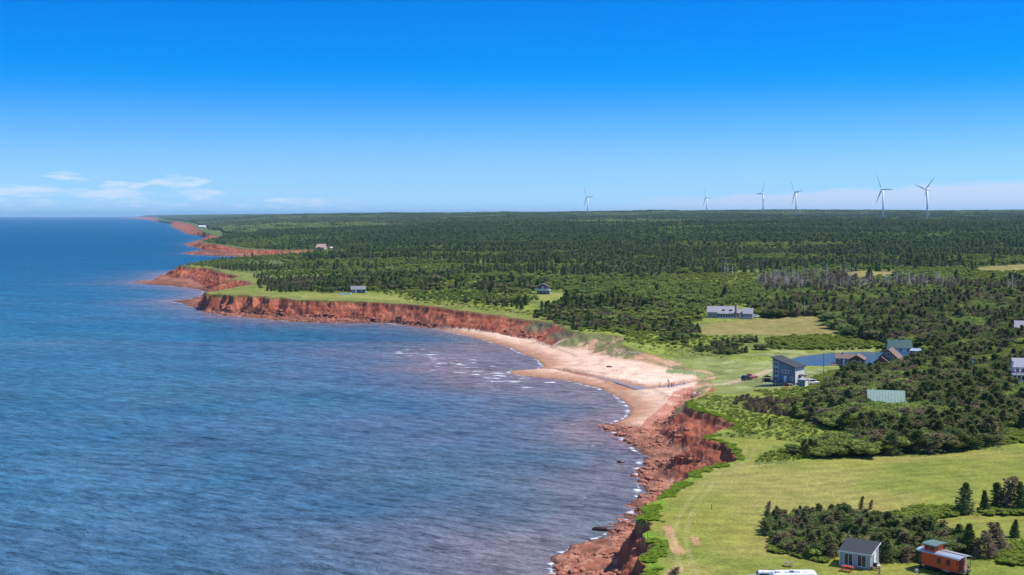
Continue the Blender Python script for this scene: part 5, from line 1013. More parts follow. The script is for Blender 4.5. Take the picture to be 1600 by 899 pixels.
def cottage():
    x, y, z = G(1387, 576); r = thing('gabled_cottage', 'two storey brown shingled cottage with rose roofs at the edge of the trees', 'house', (x, y, z), -28)
    gable_body(r, -3.1, 3.6, 0, 7.5, 4.1, 7.0, GRBR, 'y'); gable_roof(r, -3.1, 3.6, 0, 7.5, 4.1, 7.05, ROSE, 'y', .45)
    gable_body(r, -4.6, 1.0, -2.2, -.003, 2.4, 4.3, DKBR, 'y', 'porch_wing'); gable_roof(r, -4.6, 1.0, -2.2, -.5, 2.4, 4.35, ROSE, 'y', .35)
    gable_body(r, 3.65, 6.4, 1.5, 6.5, 2.4, 3.6, GRBR, 'x', 'side_wing'); gable_roof(r, 3.95, 6.4, 1.5, 6.5, 2.4, 3.65, ROSE, 'x', .3)
    fr = (Vector((-3.1, 0, 0)), Vector((1, 0, 0)), Vector((0, -1, 0))); window(r, fr, 2.4, 4.5, 1.5, 1.4, 1, b=.12); window(r, fr, 4.6, 3.2, 1.0, 1.2, 1, b=.1); window(r, fr, 4.7, .9, 1.2, 1.4, 1, b=.1)
    fr = (Vector((-4.6, -2.2, 0)), Vector((1, 0, 0)), Vector((0, -1, 0))); window(r, fr, 1.0, .9, 1.2, 1.3, 1, b=.1); door(r, fr, 3.1, .05, .9, 2.0)
cottage()
def backroof():
    x, y, z = G(1408, 553); r = thing('green_roofed_house', 'house with broad dark green metal roof behind the shingled cottage', 'house', (x, y, z), -8)
    gable_body(r, -4.6, 4.6, 1.0, 9.0, 2.4, 5.2, WHITE, 'x'); gable_roof(r, -4.6, 4.6, 1.0, 9.0, 2.4, 5.25, TEAL, 'x', .4); fr = (Vector((-4.6, 1.0, 0)), Vector((1, 0, 0)), Vector((0, -1, 0)))
    for a in (1.0, 4.0, 7.0): window(r, fr, a, .8, 1.1, 1.2, 1, b=.1)
    mb = MB(); mb.cyl((.6, 4.6, 4.8), (.6, 4.6, 6.2), .12, n=6); mb.build('flue', ZINC, r)
    x, y, z = G(1430, 558); r = thing('lean_to_shed', 'small dark shed with pale slanting roof beside the dark green roof', 'shed', (x, y, z), -30); mb = MB(); mb.prism([(0, -.5), (2.6, -.5), (2.6, 2.9), (0, 2.3)], -1.9, 1.9, 'x'); mb.build('wall', DKBR, r)
    mb = MB(); mb.prism([(-.3, 2.26), (2.9, 3.0), (2.9, 3.14), (-.3, 2.4)], -2.1, 2.1, 'x'); mb.build('roof', ZINC, r); window(r, (Vector((-1.9, 0, 0)), Vector((1, 0, 0)), Vector((0, -1, 0))), .9, 1.0, .9, .8)
backroof()
def greenroof():
    x, y, z = G(1386, 641); r = thing('sage_roofed_cottage', 'white cottage with pale green metal roof sunk among the spruces', 'house', (x, y, z), -14); m_ = mat('off_white_siding', (.62, .64, .66), .7)
    gable_body(r, -4.6, 4.3, .4, 6.6, 2.0, 4.5, m_, 'x'); gable_roof(r, -4.6, 4.3, .4, 6.6, 2.0, 4.55, SAGE, 'x', .35)
    for i in range(13): mb = MB(); a = -4.75+i*.76; c = 3.5; mb.prism([(.1, 1.99), (c, 4.745), (c, 4.80), (.1, 2.045)], a, a+.05, 'x'); mb.build('roof_seam', SAGE, r)
    mb = MB(); mb.prism([(4.3+.36, 2.0), (6.3, 1.8), (6.3, 1.92), (4.66, 2.14)], .3, 3.2, 'y'); p = mb.build('porch_roof', WHITE, r); mb = MB(); mb.box(4.7, 6.1, .5, 3.0, -.5, 1.79); mb.build('porch_wall', m_, r)
    fr = (Vector((-4.6, .4, 0)), Vector((1, 0, 0)), Vector((0, -1, 0)))
    for a in (1.2, 4.0, 6.6): window(r, fr, a, .7, 1.0, 1.0, 1, b=.08)
greenroof()
def whitehouse():
    x, y, z = G(1604, 596); r = thing('white_house', 'white house with grey roof and long band of veranda windows among spruces', 'house', (x, y, z), -12)
    mb = MB(); mb.box(-4.2, 5.5, -1.9, 0, -.6, 2.1); mb.build('veranda', WHITE, r); mb = MB(); mb.box(-4.4, 5.7, -2.1, -.1, 2.1+.003, 2.26); mb.build('balcony', WHITE, r)
    gable_body(r, -3.4, 5.5, .003, 6, 4.2, 6.3, WHITE, 'x'); gable_roof(r, -3.4, 5.5, .003, 6, 4.2, 6.35, SLATE, 'x', .35)
    fr = (Vector((-4.2, -1.9, 0)), Vector((1, 0, 0)), Vector((0, -1, 0)))
    for i in range(8): window(r, fr, .2+i*1.15, .55, 1.0, 1.3, 0, b=.08)
    fr = (Vector((-3.4, 0, 0)), Vector((1, 0, 0)), Vector((0, -1, 0)))
    for i in range(5): window(r, fr, .4+i*1.5, 2.5, 1.0, 1.3, 1, b=.09)
    rail(r, [(-4.3, -.2), (-4.3, -2.0), (5.6, -2.0)], 2.26, .8, WOODR); mb = MB(); mb.box(-3.85, -3.45, .5, 1.0, 2.3, 5.9); mb.build('chimney', PALE, r)
    x, y, z = G(1600, 523); r = thing('grey_gabled_house', 'grey shingled house half hidden behind dark spruces at the wood edge', 'house', (x, y, z), -20); gable_body(r, -3.5, 4, 0, 6, 3.0, 5.4, GREY, 'x'); gable_roof(r, -3.5, 4, 0, 6, 3.0, 5.45, SLATE, 'x'); fr = (Vector((-3.5, 0, 0)), Vector((1, 0, 0)), Vector((0, -1, 0))); window(r, fr, .8, .9, 1.3, 1.2, 1); window(r, fr, 3.4, .9, 1.3, 1.2, 1)
whitehouse()
def longhouse():
    x, y, z = G(1141, 497.5); r = thing('long_grey_house', 'long grey shingled house with tall brick chimney and screened porch above the field', 'house', (x, y, z+.1), -14); m_ = mat('silvered_shingles', (.34, .29, .28), .9, bscale=6, var=.12)
    gable_body(r, -11.5, -6.6, -.6, 5.6, 3.0, 5.6, m_, 'x', 'left_wing'); gable_roof(r, -11.5, -6.6, -.6, 5.6, 3.0, 5.65, SLATE, 'x'); gable_body(r, -6.5, 3.4, 1.0, 8.0, 2.8, 5.5, m_, 'x'); gable_roof(r, -6.2, 3.4, 1.0, 8.0, 2.8, 5.55, SLATE, 'x')
    gable_body(r, 3.5, 6.4, 2.0, 6.6, 2.4, 4.0, m_, 'x', 'link'); gable_roof(r, 3.8, 6.4, 2.0, 6.6, 2.4, 4.05, SLATE, 'x', .2); gable_body(r, 6.5, 11.2, -.4, 4.6, 2.6, 4.9, m_, 'x', 'right_wing'); gable_roof(r, 6.5, 11.2, -.4, 4.6, 2.6, 4.95, SLATE, 'x')
    mb = MB(); mb.box(-6.5, 1.6, -.8, .997, -.5, .35); mb.box(-6.5, 1.6, -.8, .997, 2.3, 2.45); mb.build('porch', WHITE, r)
    fr = (Vector((-6.5, -.8, 0)), Vector((1, 0, 0)), Vector((0, -1, 0)))
    for i in range(6): window(r, fr, .1+i*1.34, .4, 1.25, 1.85, 0, b=.09, name='porch_screen')
    for a in (-3.4, .2): mb = MB(); mb.prism([(1.7, 3.3), (4.2, 3.3), (4.2, 4.6), (1.7, 4.3)], a-.7, a+.7, 'x'); dm = mb.build('dormer', m_, r); mb = MB(); mb.box(a-.5, a+.5, 1.66, 1.698, 3.6, 4.15); mb.build('pane', GLASS, dm)
    mb = MB(); mb.box(2.3, 3.2, .1, .95, -.5, 7.0); mb.build('chimney', BRICK, r); mb = MB(); mb.box(2.2, 3.3, .02, 1.03, 7.003, 7.2); mb.build('chimney_cap', CONC, r)
    fr = (Vector((-11.5, -.6, 0)), Vector((1, 0, 0)), Vector((0, -1, 0))); window(r, fr, 1.0, 1.0, 1.1, 1.3, 1); window(r, fr, 3.1, 1.0, 1.1, 1.3, 1)
    fr = (Vector((6.5, -.4, 0)), Vector((1, 0, 0)), Vector((0, -1, 0))); window(r, fr, .7, .9, 1.1, 1.2, 1); window(r, fr, 3.0, .9, 1.1, 1.2, 1); door(r, (Vector((3.5, 2.0, 0)), Vector((1, 0, 0)), Vector((0, -1, 0))), .9, .1, .9, 2.0)
    rail(r, [(1.8, -1.6), (10.8, -1.6)], -.1, .9, WHITE, .6); car(1181, 496.5, 15, CARW, 'white car parked at the right end of the long grey house', L=4.4)
longhouse()
def chalet():
    x, y, z = G(848, 460); r = thing('chalet', 'chalet with red-brown gable, white railed balcony and blue ground floor windows', 'house', (x, y, z), -6); m_ = mat('dark_blue_siding', (.035, .05, .11), .7); m2 = mat('red_brown_siding', (.22, .075, .06), .8)
    mb = MB(); mb.box(-3.7, 3.7, 0, 8, -.6, 2.55); mb.build('ground_floor', m_, r); mb = MB(); mb.prism([(-3.6, 2.55+.003), (3.6, 2.553), (3.6, 5.0), (0, 6.5), (-3.6, 5.0)], .2, 7.9, 'y'); mb.build('wall', m2, r); gable_roof(r, -3.6, 3.6, -.6, 7.9, 5.0, 6.5, DKBR, 'y', .6, .2)
    for sg in (-1, 1): mb = MB(); mb.add([(0, -1.32, 6.62), (sg*4.25, -1.32, 4.83), (sg*4.25, -1.32, 5.1), (0, -1.32, 6.92), (0, -1.21, 6.62), (sg*4.25, -1.21, 4.83), (sg*4.25, -1.21, 5.1), (0, -1.21, 6.92)], [(0, 1, 2, 3), (4, 7, 6, 5), (0, 4, 5, 1), (1, 5, 6, 2), (2, 6, 7, 3), (3, 7, 4, 0)]); mb.build('bargeboard', WHITE, r)
    mb = MB(); mb.box(-5.0, 5.0, -1.8, -.003, 2.4, 2.6); mb.box(3.71, 5.0, -.003, 6, 2.4, 2.6); mb.build('balcony', WHITE, r); mb = MB()
    for i in range(40): a = -4.9+i*.25; mb.box(a-.07, a+.07, -1.78, -1.72, 2.6, 3.5)
    mb.box(-4.95, 4.95, -1.8, -1.70, 3.5, 3.58); mb.build('balustrade', WHITE, r)
    for a in (-4.8, -2.4, 0, 2.4, 4.8): mb = MB(); mb.box(a-.08, a+.08, -1.7, -1.54, -.5, 2.4); mb.build('post', WHITE, r)
    fr = (Vector((-3.6, .2, 0)), Vector((1, 0, 0)), Vector((0, -1, 0)))
    window(r, fr, .5, 2.8, 2.2, 1.9, 1, b=.12); window(r, fr, 4.5, 2.8, 2.2, 1.9, 1, b=.12); mb = MB(); mb.box(-.5, .5, .1, .197, 2.65, 5.3); mb.build('middle_panel', PALE, r)
    fr = (Vector((-3.7, 0, 0)), Vector((1, 0, 0)), Vector((0, -1, 0)))
    for i in range(4): window(r, fr, .3+i*1.75, .4, 1.5, 1.7, 0, b=.08)
    mb = MB(); mb.box(3.9, 5.4, -1.5, -.3, -.3, .35); mb.build('steps', CONC, r)
chalet()
def seacottage():
    x, y, z = G(560, 458); r = thing('clifftop_cottage', 'low cottage with grey roof and white end wall on the clifftop grass', 'house', (x, y, z), 8); gable_body(r, -4.6, 4.4, 0, 5.6, 2.3, 4.1, mat('slate_blue_siding', (.10, .10, .15), .8), 'x'); gable_roof(r, -4.6, 4.4, 0, 5.6, 2.3, 4.15, mat('mid_grey_shingles', (.21, .21, .23), .9), 'x')
    mb = MB(); mb.prism([(-.05, -.4), (5.65, -.4), (5.65, 2.3), (2.8, 4.0), (-.05, 2.3)], 4.403, 4.5, 'x'); mb.build('end_wall', WHITE, r); mb = MB(); mb.prism([(4.5, -.3), (6.2, -.3), (4.5, 1.2)], 1.0, 2.2, 'y'); mb.build('steps', WHITE, r)
    fr = (Vector((-4.6, 0, 0)), Vector((1, 0, 0)), Vector((0, -1, 0))); window(r, fr, .8, .8, 1.2, 1.1, 1); door(r, fr, 2.6, .05, .9, 2.0); window(r, fr, 5.8, .8, 1.4, 1.1, 1)
    mb = MB(); mb.box(-4.9, -.4, -2.6, -.003, -.3, .12); mb.build('deck', WOODG, r)
    x, y, z = G(540, 460.5); r = thing('swimming_pool', 'raised pool with white rim and blue water beside the clifftop cottage', 'pool', (x, y, z), 3); mb = MB(); mb.box(-3.6, 3.6, -1.8, 1.8, -.5, .9); mb.build('wall', WHITE, r, bev=.05); mb = MB(); mb.box(-3.3, 3.3, -1.5, 1.5, .9+.004, .93); mb.build('water', mat('pool_water', (.12, .45, .55), .1), r)
    for e in (-1, 1): mb = MB(); mb.cyl((3.62, e*.3, -.2), (3.75, e*.3, 1.5), .04, n=5); mb.build('ladder_rail', WHITE, r)
    x, y, z = G(500, 391); r = thing('red_roofed_house', 'lone house with pinkish roof at the top of the far red cliff', 'house', (x, y, z), -16); gable_body(r, -6.5, 6.5, 0, 11, 4.2, 8.6, TAN, 'x'); gable_roof(r, -6.5, 6.5, 0, 11, 4.2, 8.7, mat('pink_roof', (.52, .31, .28), .8), 'x', .6); fr = (Vector((-6.5, 0, 0)), Vector((1, 0, 0)), Vector((0, -1, 0)))
    for a in (1, 4, 7, 10): window(r, fr, a, 1.0, 1.6, 1.8, 1, b=.15)
    x, y, z = G(518.5, 389.5); r = thing('white_outbuilding', 'small white outbuilding right of the lone pink roofed house', 'shed', (x, y, z), 0); gable_body(r, -2.6, 2.6, 0, 4, 2.0, 3.0, WHITE, 'x'); gable_roof(r, -2.6, 2.6, 0, 4, 2.0, 3.05, PALE, 'x')
    for px, py, w_, h_, lab, nm, cat in ((316, 356.5, 24, 9, 'large white barn near the far red shore', 'white_barn', 'barn'), (365, 362.5, 14, 6, 'tiny pale house on open ground right of the white barn', 'distant_house', 'house'), (398, 370, 20, 4, 'long pale shed in a clearing of the far forest', 'distant_shed', 'shed'), (347, 349.5, 26, 8, 'pale farm building farthest away near the horizon', 'distant_farmhouse', 'house')):
        x, y, z = G(px, py); r = thing(nm, lab, cat, (x, y, z), 5); gable_body(r, -w_/2, w_/2, 0, 14, h_*.6, h_, WHITE, 'x'); gable_roof(r, -w_/2, w_/2, 0, 14, h_*.6, h_+.2, PALE if h_ > 4 else SLATE, 'x', .5); HOUSES.append((x, y, 40)); fr = (Vector((-w_/2, 0, 0)), Vector((1, 0, 0)), Vector((0, -1, 0)))
        for a in np.arange(2, w_-2.5, 4): window(r, fr, a, 1.2, 1.6, 1.6, b=.2)
seacottage()

# ---- poles -------------------------------------------------------------------
def pole(px, py, top, name, label, cat, m=WOODG, r_=.13, cross=None, lamp=False):
    x, y, z = G(px, py); h = (py-top)*y/F; r = thing(name, label, cat, (x, y, z)); mb = MB(); mb.cyl((0, 0, -.4), (0, 0, h), r_, r_*.65, 8); mb.build('pole', m, r)
    if cross:
        mb = MB(); mb.box(-cross, cross, -.06, .06, h-.6, h-.45); mb.build('crossarm', m, r)
        for a in (-cross+.1, 0, cross-.1): mb = MB(); mb.cyl((a, 0, h-.45), (a, 0, h-.25 if a else h+.1), .05, n=6); mb.build('insulator', WHITE, r)
        mb = MB(); mb.cyl((.28, 0, h-1.7), (.28, 0, h-1.0), .2, n=8); mb.build('transformer', ZINC, r)
    if lamp: mb = MB(); mb.cyl((0, 0, h-.1), (.5, 0, h+.05), .05, n=5); mb.build('arm', m, r); mb = MB(); mb.box(.45, .85, -.1, .1, h-.02, h+.1); mb.build('lamp', WHITE, r)
pole(1287, 588, 552, 'lamp_pole', 'tall dark pole with white lamp on the grass before the pond', 'pole', mat('dark_pole', (.08, .085, .08), .7), .11, lamp=True)
pole(1518.5, 603, 557.5, 'utility_pole', 'wooden utility pole with transformer rising from the spruces', 'utility pole', mat('pale_pole', (.46, .38, .30), .8), .15, .7)
pole(1529.5, 627, 600, 'utility_pole', 'short grey pole standing in the thicket of spruces', 'pole', WOODG, .10)
pole(1257.5, 494, 473, 'pale_pole', 'pale bare pole at the edge of the hayfield', 'pole', PALE, .17)
pole(1012, 842, 828, 'fence_post', 'dark leaning post near the cliff edge on the lawn', 'post', IRON, .05); pole(1112, 796, 788, 'marker_post', 'short dark marker post in the middle of the mown grass', 'post', IRON, .07)
pole(931, 459, 444, 'pale_pole', 'thin pale pole among the trees right of the chalet', 'pole', PALE, .14)

# ---- wind turbines --------------------------------------------------------------
def turbine(px, hub_y, Dm, yaw, rot, label, base):
    x = (px-800)/F*Dm; zh = EYE+(EYE_Y-hub_y)*Dm/F; zg = float(h_at(x, Dm)[0]); r = thing('wind_turbine', label, 'wind turbine', (x, Dm, zg), 0, 'wind turbines on the skyline'); h = zh-zg; R_ = 45.0
    mb = MB(); mb.cyl((0, 0, -2), (0, 0, h-2.2), 2.6, 1.7, 20); mb.build('tower', TURB, r, smooth=True)
    Rz = Matrix.Rotation(radians(yaw), 4, 'Z')
    def pt(v): return tuple(Rz @ Vector(v))
    nc = MB(); ring = [[pt((a, w_*cos(t), h+.1+hh_*sin(t))) for t in [pi/8+2*pi*i/8 for i in range(8)]] for a, w_, hh_ in ((-3.2, 1.5, 1.5), (-2.5, 1.9, 1.9), (5.5, 1.9, 2.0), (6.8, 1.5, 1.5))]; nc.rings(ring); nc.build('nacelle', TURB, r)
    hb = MB(); ring = [[pt((a, w_*cos(t), h+.2+w_*sin(t))) for t in [2*pi*i/10 for i in range(10)]] for a, w_ in ((-3.25, 1.5), (-5.0, 1.55), (-6.2, 1.0), (-6.8, .2))]; hb.rings(ring); hub = hb.build('hub', TURB, r)
    for k in range(3):
        a = radians(rot+120*k); rd = Vector((0, sin(a), cos(a))); tg = Vector((0, cos(a), -sin(a))); bl = MB(); rings = []
        for s_, ch, th_, tw in ((1.0, 1.7, 1.6, 0), (4, 2.0, 1.6, .3), (9, 3.6, 1.0, .3), (20, 2.5, .6, .2), (32, 1.7, .4, .12), (41, 1.1, .26, .08), (R_, .35, .12, .05)):
            c = Vector((-4.8, 0, h+.2))+rd*s_; e1 = (tg*cos(tw)+Vector((1, 0, 0))*sin(tw)); e2 = rd.cross(e1); rings.append([pt(c+e1*(ch*.62)*cos(t)+e2*(th_*.7)*sin(t)) for t in [2*pi*i/8 for i in range(8)]])
        bl.rings(rings); bl.build('blade', TURB, r, smooth=True)
for a in ((918.5, 308, 2720*K, 33, 30, 'leftmost of the six wind turbines, alone over the middle of the forest', 0), (1104.5, 308.5, 2750*K, 17, 24, 'second wind turbine from the left, one blade straight up', 0),
          (1192.5, 302.8, 2250*K, 15, -30, 'third wind turbine from the left, one blade pointing up to the right', 0), (1244, 300.5, 2150*K, 18, 35, 'fourth wind turbine from the left, blades low beside the tower', 0),
          (1380, 296, 1730*K, 22, 28, 'wind turbine second from the right with blades up left and down left', 0), (1449, 296.4, 1640*K, 20, -48, 'rightmost and tallest wind turbine, blades spread in a wide V', 0)): turbine(*a)

# ---- trees one can tell apart -----------------------------------------------------
TRK = {}
def tree_kind(nm, crown_mesh, trunk_mesh): TRK[nm] = (crown_mesh, trunk_mesh)
def cm_(name, VF, m): return tmesh(name, [(*VF, m)])
KIND = {0: [(cm_('crown', spruce(s, 1, .36, 120, 8, lean=.10, pw=p_, lump=.3, size=.062), M_SPR), cm_('trunk', trunk(1, .028, .10), M_BARK)) for s, p_ in ((101, .75), (102, .6), (103, .9), (104, .5))]+[(cm_('crown', bushy(s_, 1, .5, 11, 1000, .060, .1), M_SPR), cm_('trunk', trunk(.7, .03, .1), M_BARK)) for s_ in (105, 106, 107, 108)],
        1: [(cm_('crown', spruce(s, 1, .42, 90, 8, lean=.25, pw=.5, core=.30, size=.058, lump=.5), M_GRAY), cm_('trunk', trunk(1, .035, .25, 12, s), M_BARK)) for s in (111, 112)],
        2: [(cm_('crown', bushy(s, 1, .5, 12, 1000, .058), M_LEAF), cm_('trunk', trunk(.6, .035, 0, 4, s), M_BARK)) for s in (121, 122)]}
def tree(name, label, cat, x, y, h, w, kind, var, rz, group=None, z=None):
    r = thing(name, label, cat, (x, y, (float(h_at(x, y)[0]) if z is None else z)-.05), rz, group); r.scale = (w, w, h); c, t_ = KIND[kind][var % len(KIND[kind])]
    link('crown', c, r); link('trunk', t_, r); return r
rb = random.Random(9)
def where(x, y):
    px = x/y*F+800; py = EYE_Y+F*(EYE-float(h_at(x, y)[0]))/y; best = min(ANCH, key=lambda a: (a[0]-px)**2+((a[1]-py)*2.2)**2); side = ('just left of' if px < best[0]-26 else 'just right of' if px > best[0]+26 else ('in front of' if py > best[1] else 'behind')); return side+' '+best[2]
ANCH = [(1386, 628, 'the pale green roof'), (1518, 575, 'the pole with the transformer'), (1592, 578, 'the white veranda house'), (1390, 560, 'the shingled cottage'), (1326, 562, 'the pond bungalow'), (1542, 685, 'the very broad dark spruce'), (1529, 612, 'the short grey pole'), (1252, 700, 'the left tip of the belt'), (1440, 700, 'the middle of the belt front'),
        (1430, 552, 'the pale lean-to roof'), (1343, 870, 'the grey cabin'), (1475, 880, 'the red caboose'), (1257, 485, 'the bare pale pole'), (1145, 488, 'the long grey house'), (1300, 640, 'the gap of rough meadow'), (1340, 520, 'the right tip of the hayfield'), (1596, 512, 'the grey gabled house'), (1345, 792, 'the wind-bent shrubs')]
def zone(x, y):
    px = x/y*F+800; yk = y/K
    if yk < 127: return 'thicket'
    if yk < 262: return 'belt'
    return 'pond'
KW = {0: ('dark green spruce', 'spruces'), 1: ('grey-brown weathered spruce', 'weathered spruces'), 2: ('light green leafy tree', 'leafy trees')}
SZ = lambda h: 'tall' if h > 4.6 else ('middling' if h > 3.4 else 'low')
NMK = {0: 'spruce_tree', 1: 'weathered_spruce', 2: 'broadleaf_tree'}
SPECIAL = [  # px, py, height, width, kind, variant, rotation, name, label
 (1507, 803, 5.2, 5.0, 0, 1, 30, 'spruce_tree', 'tall dark spruce at the left of the shrubby clump on the mown field'), (1539, 800, 3.6, 3.4, 0, 2, 80, 'spruce_tree', 'small dark spruce between two taller ones above the green shrubs'),
 (1572, 797, 5.6, 6.0, 1, 0, 10, 'weathered_spruce', 'broad brownish windswept spruce at the top of the shrubby clump'), (1560, 796, 4.6, 4.2, 0, 3, 200, 'spruce_tree', 'dark spruce just left of the broad brownish one'), (1598, 800, 5.0, 5.0, 0, 0, 120, 'spruce_tree', 'dark spruce cut by the edge of the picture in the shrubby clump'),
 (1585, 840, 2.8, 3.0, 0, 2, 10, 'spruce_tree', 'small pointed dark spruce alone on the grass right of the caboose'), (1548, 872, 4.0, 3.6, 1, 1, 170, 'weathered_spruce', 'pale brown wind-bent tree with bare trunk right of the caboose'), (1562, 864, 4.4, 4.6, 1, 0, 150, 'weathered_spruce', 'dark brownish spruce behind the pale bent tree right of the caboose'),
 (1556, 862, 4.3, 3.8, 0, 1, 40, 'spruce_tree', 'green spruce rising between the two brownish trees right of the caboose'), (1514, 868, 4.6, 4.6, 0, 0, 60, 'spruce_tree', 'tall spruce at the right end of the cabin thicket'), (1345, 796, 2.3, 1.5, 1, 1, -5, 'windblown_shrub', 'brown wind-bent shrub leaning right above the thicket'),
 (1360, 796, 1.7, 1.2, 1, 0, -5, 'windblown_shrub', 'smaller wind-bent shrub with bare stem right of the leaning one'), (1199, 805, 2.4, 1.6, 1, 0, 0, 'windblown_shrub', 'upright brown shrub at the left end of the thicket'), (1542, 694, 6.2, 9.5, 0, 1, 0, 'spruce_tree', 'very broad dark spruce at the right end of the belt front'),
 (1202, 667, 2.2, 1.6, 0, 3, 0, 'spruce_tree', 'lone tiny dark spruce standing in the green meadow'), (1437, 878, 2.6, 3.0, 0, 2, 60, 'spruce_tree', 'low spruce close against the left end of the caboose'), (1053, 897, 1.0, 2.3, 1, 0, 0, 'brown_bush', 'low dry brown bush on the lawn near the cliff'), (1358, 437, 9.5, 10, 0, 0, 0, 'spruce_tree', 'single dark spruce standing before the far hayfield')]
for px, py, h, w, k, v_, rz, nm, lab in SPECIAL: x, y, z = G(px, py); tree(nm, lab, 'bush' if 'bush' in nm or 'shrub' in nm else 'tree', x, y, h, w, k, v_, rz, None, z)
for q in big[:INDIV-12]:
    k = int(q[4]); wh = where(q[0], q[1]); lab = SZ(q[2])+' '+KW[k][0]+' '+wh; grp = KW[k][1]+' near '+wh.split(' ', 2)[2].replace('of ', '').replace('the ', ''); tree(NMK[k], lab, 'tree', q[0], q[1], q[2], q[3]*(1.0 if k != 2 else 1.05), k, rb.randrange(9), rb.uniform(-45, 45) if k == 1 else rb.uniform(0, 360), grp)

# ---- rocks on the wave-cut shore ---------------------------------------------------
M_ROCK = mat('red_sandstone', (.34, .135, .085), .9, bscale=1.2, var=.28, bump=.5); M_WROCK = mat('wet_sandstone', (.10, .05, .04), .5, bscale=1.5, var=.2)
def slab(seed):
    r_ = random.Random(seed); n = r_.choice((6, 7, 8)); ang = sorted(r_.random()*2*pi*.15+2*pi*i/n for i in range(n)); rad = [r_.uniform(.7, 1.1) for _ in ang]; mb = MB()
    mb.rings([[(cos(a)*q*s_+dx, sin(a)*q*s_*.75, z) for a, q in zip(ang, rad)] for s_, z, dx in ((1.0, -.45, 0), (1.05, .10, .03), (.96, .30, 0), (.72, .42+.08*r_.random(), -.05))]); import bmesh
    me = bpy.data.meshes.new('rock'); me.from_pydata(mb.v, [], mb.f); bm = bmesh.new(); bm.from_mesh(me); bmesh.ops.recalc_face_normals(bm, faces=bm.faces); bm.to_mesh(me); bm.free(); me.materials.append(M_ROCK); return me
SL = [slab(s) for s in range(8)]
shore = bpy.data.objects.new('rocky_shore', None); COL.objects.link(shore); shore['kind'] = 'structure'
x, y = jgrid(5, 75, 160, 420, 1.15); ok = (f_at(dSn, x, y) > -2.5) & (f_at(dRn, x, y) < -1.0) & (f_at(SAND, x, y) < .35) & in_view(x, y) & (f_at(t, x, y) < .55) & (fbm(x, y, 7, 2, 91) > .42); x, y = x[ok], y[ok]; sz = .18+.75*rng.rand(len(x))**3.2; o_ = np.argsort(-sz/y)
for i in o_[:280]:
    o = link('rock', SL[rb.randrange(8)], shore, (x[i], y[i], float(h_at(x[i], y[i])[0])+.02)); o.rotation_euler = (rb.uniform(-.15, .15), rb.uniform(-.15, .15), rb.uniform(0, 6.28)); o.scale = (sz[i]*1.3, sz[i]*1.3, sz[i]*.9)
SRC['rub'] = SL; i_ = o_[280:]; arr = np.stack([x[i_], y[i_], sz[i_]*.8+.05, sz[i_]], 1); ru = scatter('shore_rubble', 'rub', arr); 
x, y = jgrid(-260, 60, 560, 860, 2.6); ok = (f_at(dSn, x, y) > -3) & (f_at(dRn, x, y) < -2.0) & (f_at(SAND, x, y) < .3) & in_view(x, y) & (f_at(t, x, y) < .35); x, y = x[ok], y[ok]; arr = np.stack([x, y, .5+1.0*rng.rand(len(x))**2, .5+1.6*rng.rand(len(x))**2], 1); scatter('cliff_foot_rubble', 'rub', arr)
for px, py, s_, lab in ((970, 723, .9, 'dark wet rock standing alone in the water off the rocky shore'), (1013, 781, 1.1, 'dark flat rock at the foot of the lawn by the water'), (948, 829, 1.4, 'long dark ledge rock jutting into the water below the lawn'), (952, 574, 1.0, 'dark clump of rock lying on the open sand')):
    x, y = P(px, py, 0) if px != 952 else G(px, py)[:2]; z = float(h_at(x, y)[0]) if px == 952 else 0; me_ = SL[3].copy(); me_.materials.clear(); me_.materials.append(M_WROCK); o = link('boulder', me_, None, (x, y, max(z, 0)+.05)); o.scale = (s_*(2.2 if px == 948 else 1.2), s_, s_); tag(o, lab, 'rock')
# white boulders at the stream side and the stone revetment under the dune
SW_ = [G(1090+rb.uniform(-6, 8), 616+rb.uniform(-2, 2)) for _ in range(7)]; M_WH = mat('pale_boulder', (.44, .38, .33), .9); wm_ = SL[1].copy(); wm_.materials.clear(); wm_.materials.append(M_WH)
for p in SW_: o = link('boulder', wm_, None, (p[0], p[1], p[2])); o.scale = (.7, .7, .6); o.rotation_euler.z = rb.random()*6; tag(o, 'pale boulder in the little heap at the edge of the red shingle', 'rock', 'pale boulders by the red shingle')
for k in range(16): p = G(962+k*2.6+rb.uniform(-1, 1), 548.5+.30*k+rb.uniform(-1.2, 1.2)); o = link('boulder', wm_, None, p); o.scale = (rb.uniform(.35, .7),)*2+(.45,); o.rotation_euler.z = rb.random()*6; tag(o, 'pale boulder in the row under the grassy dune', 'rock', 'boulders in the row under the dune')

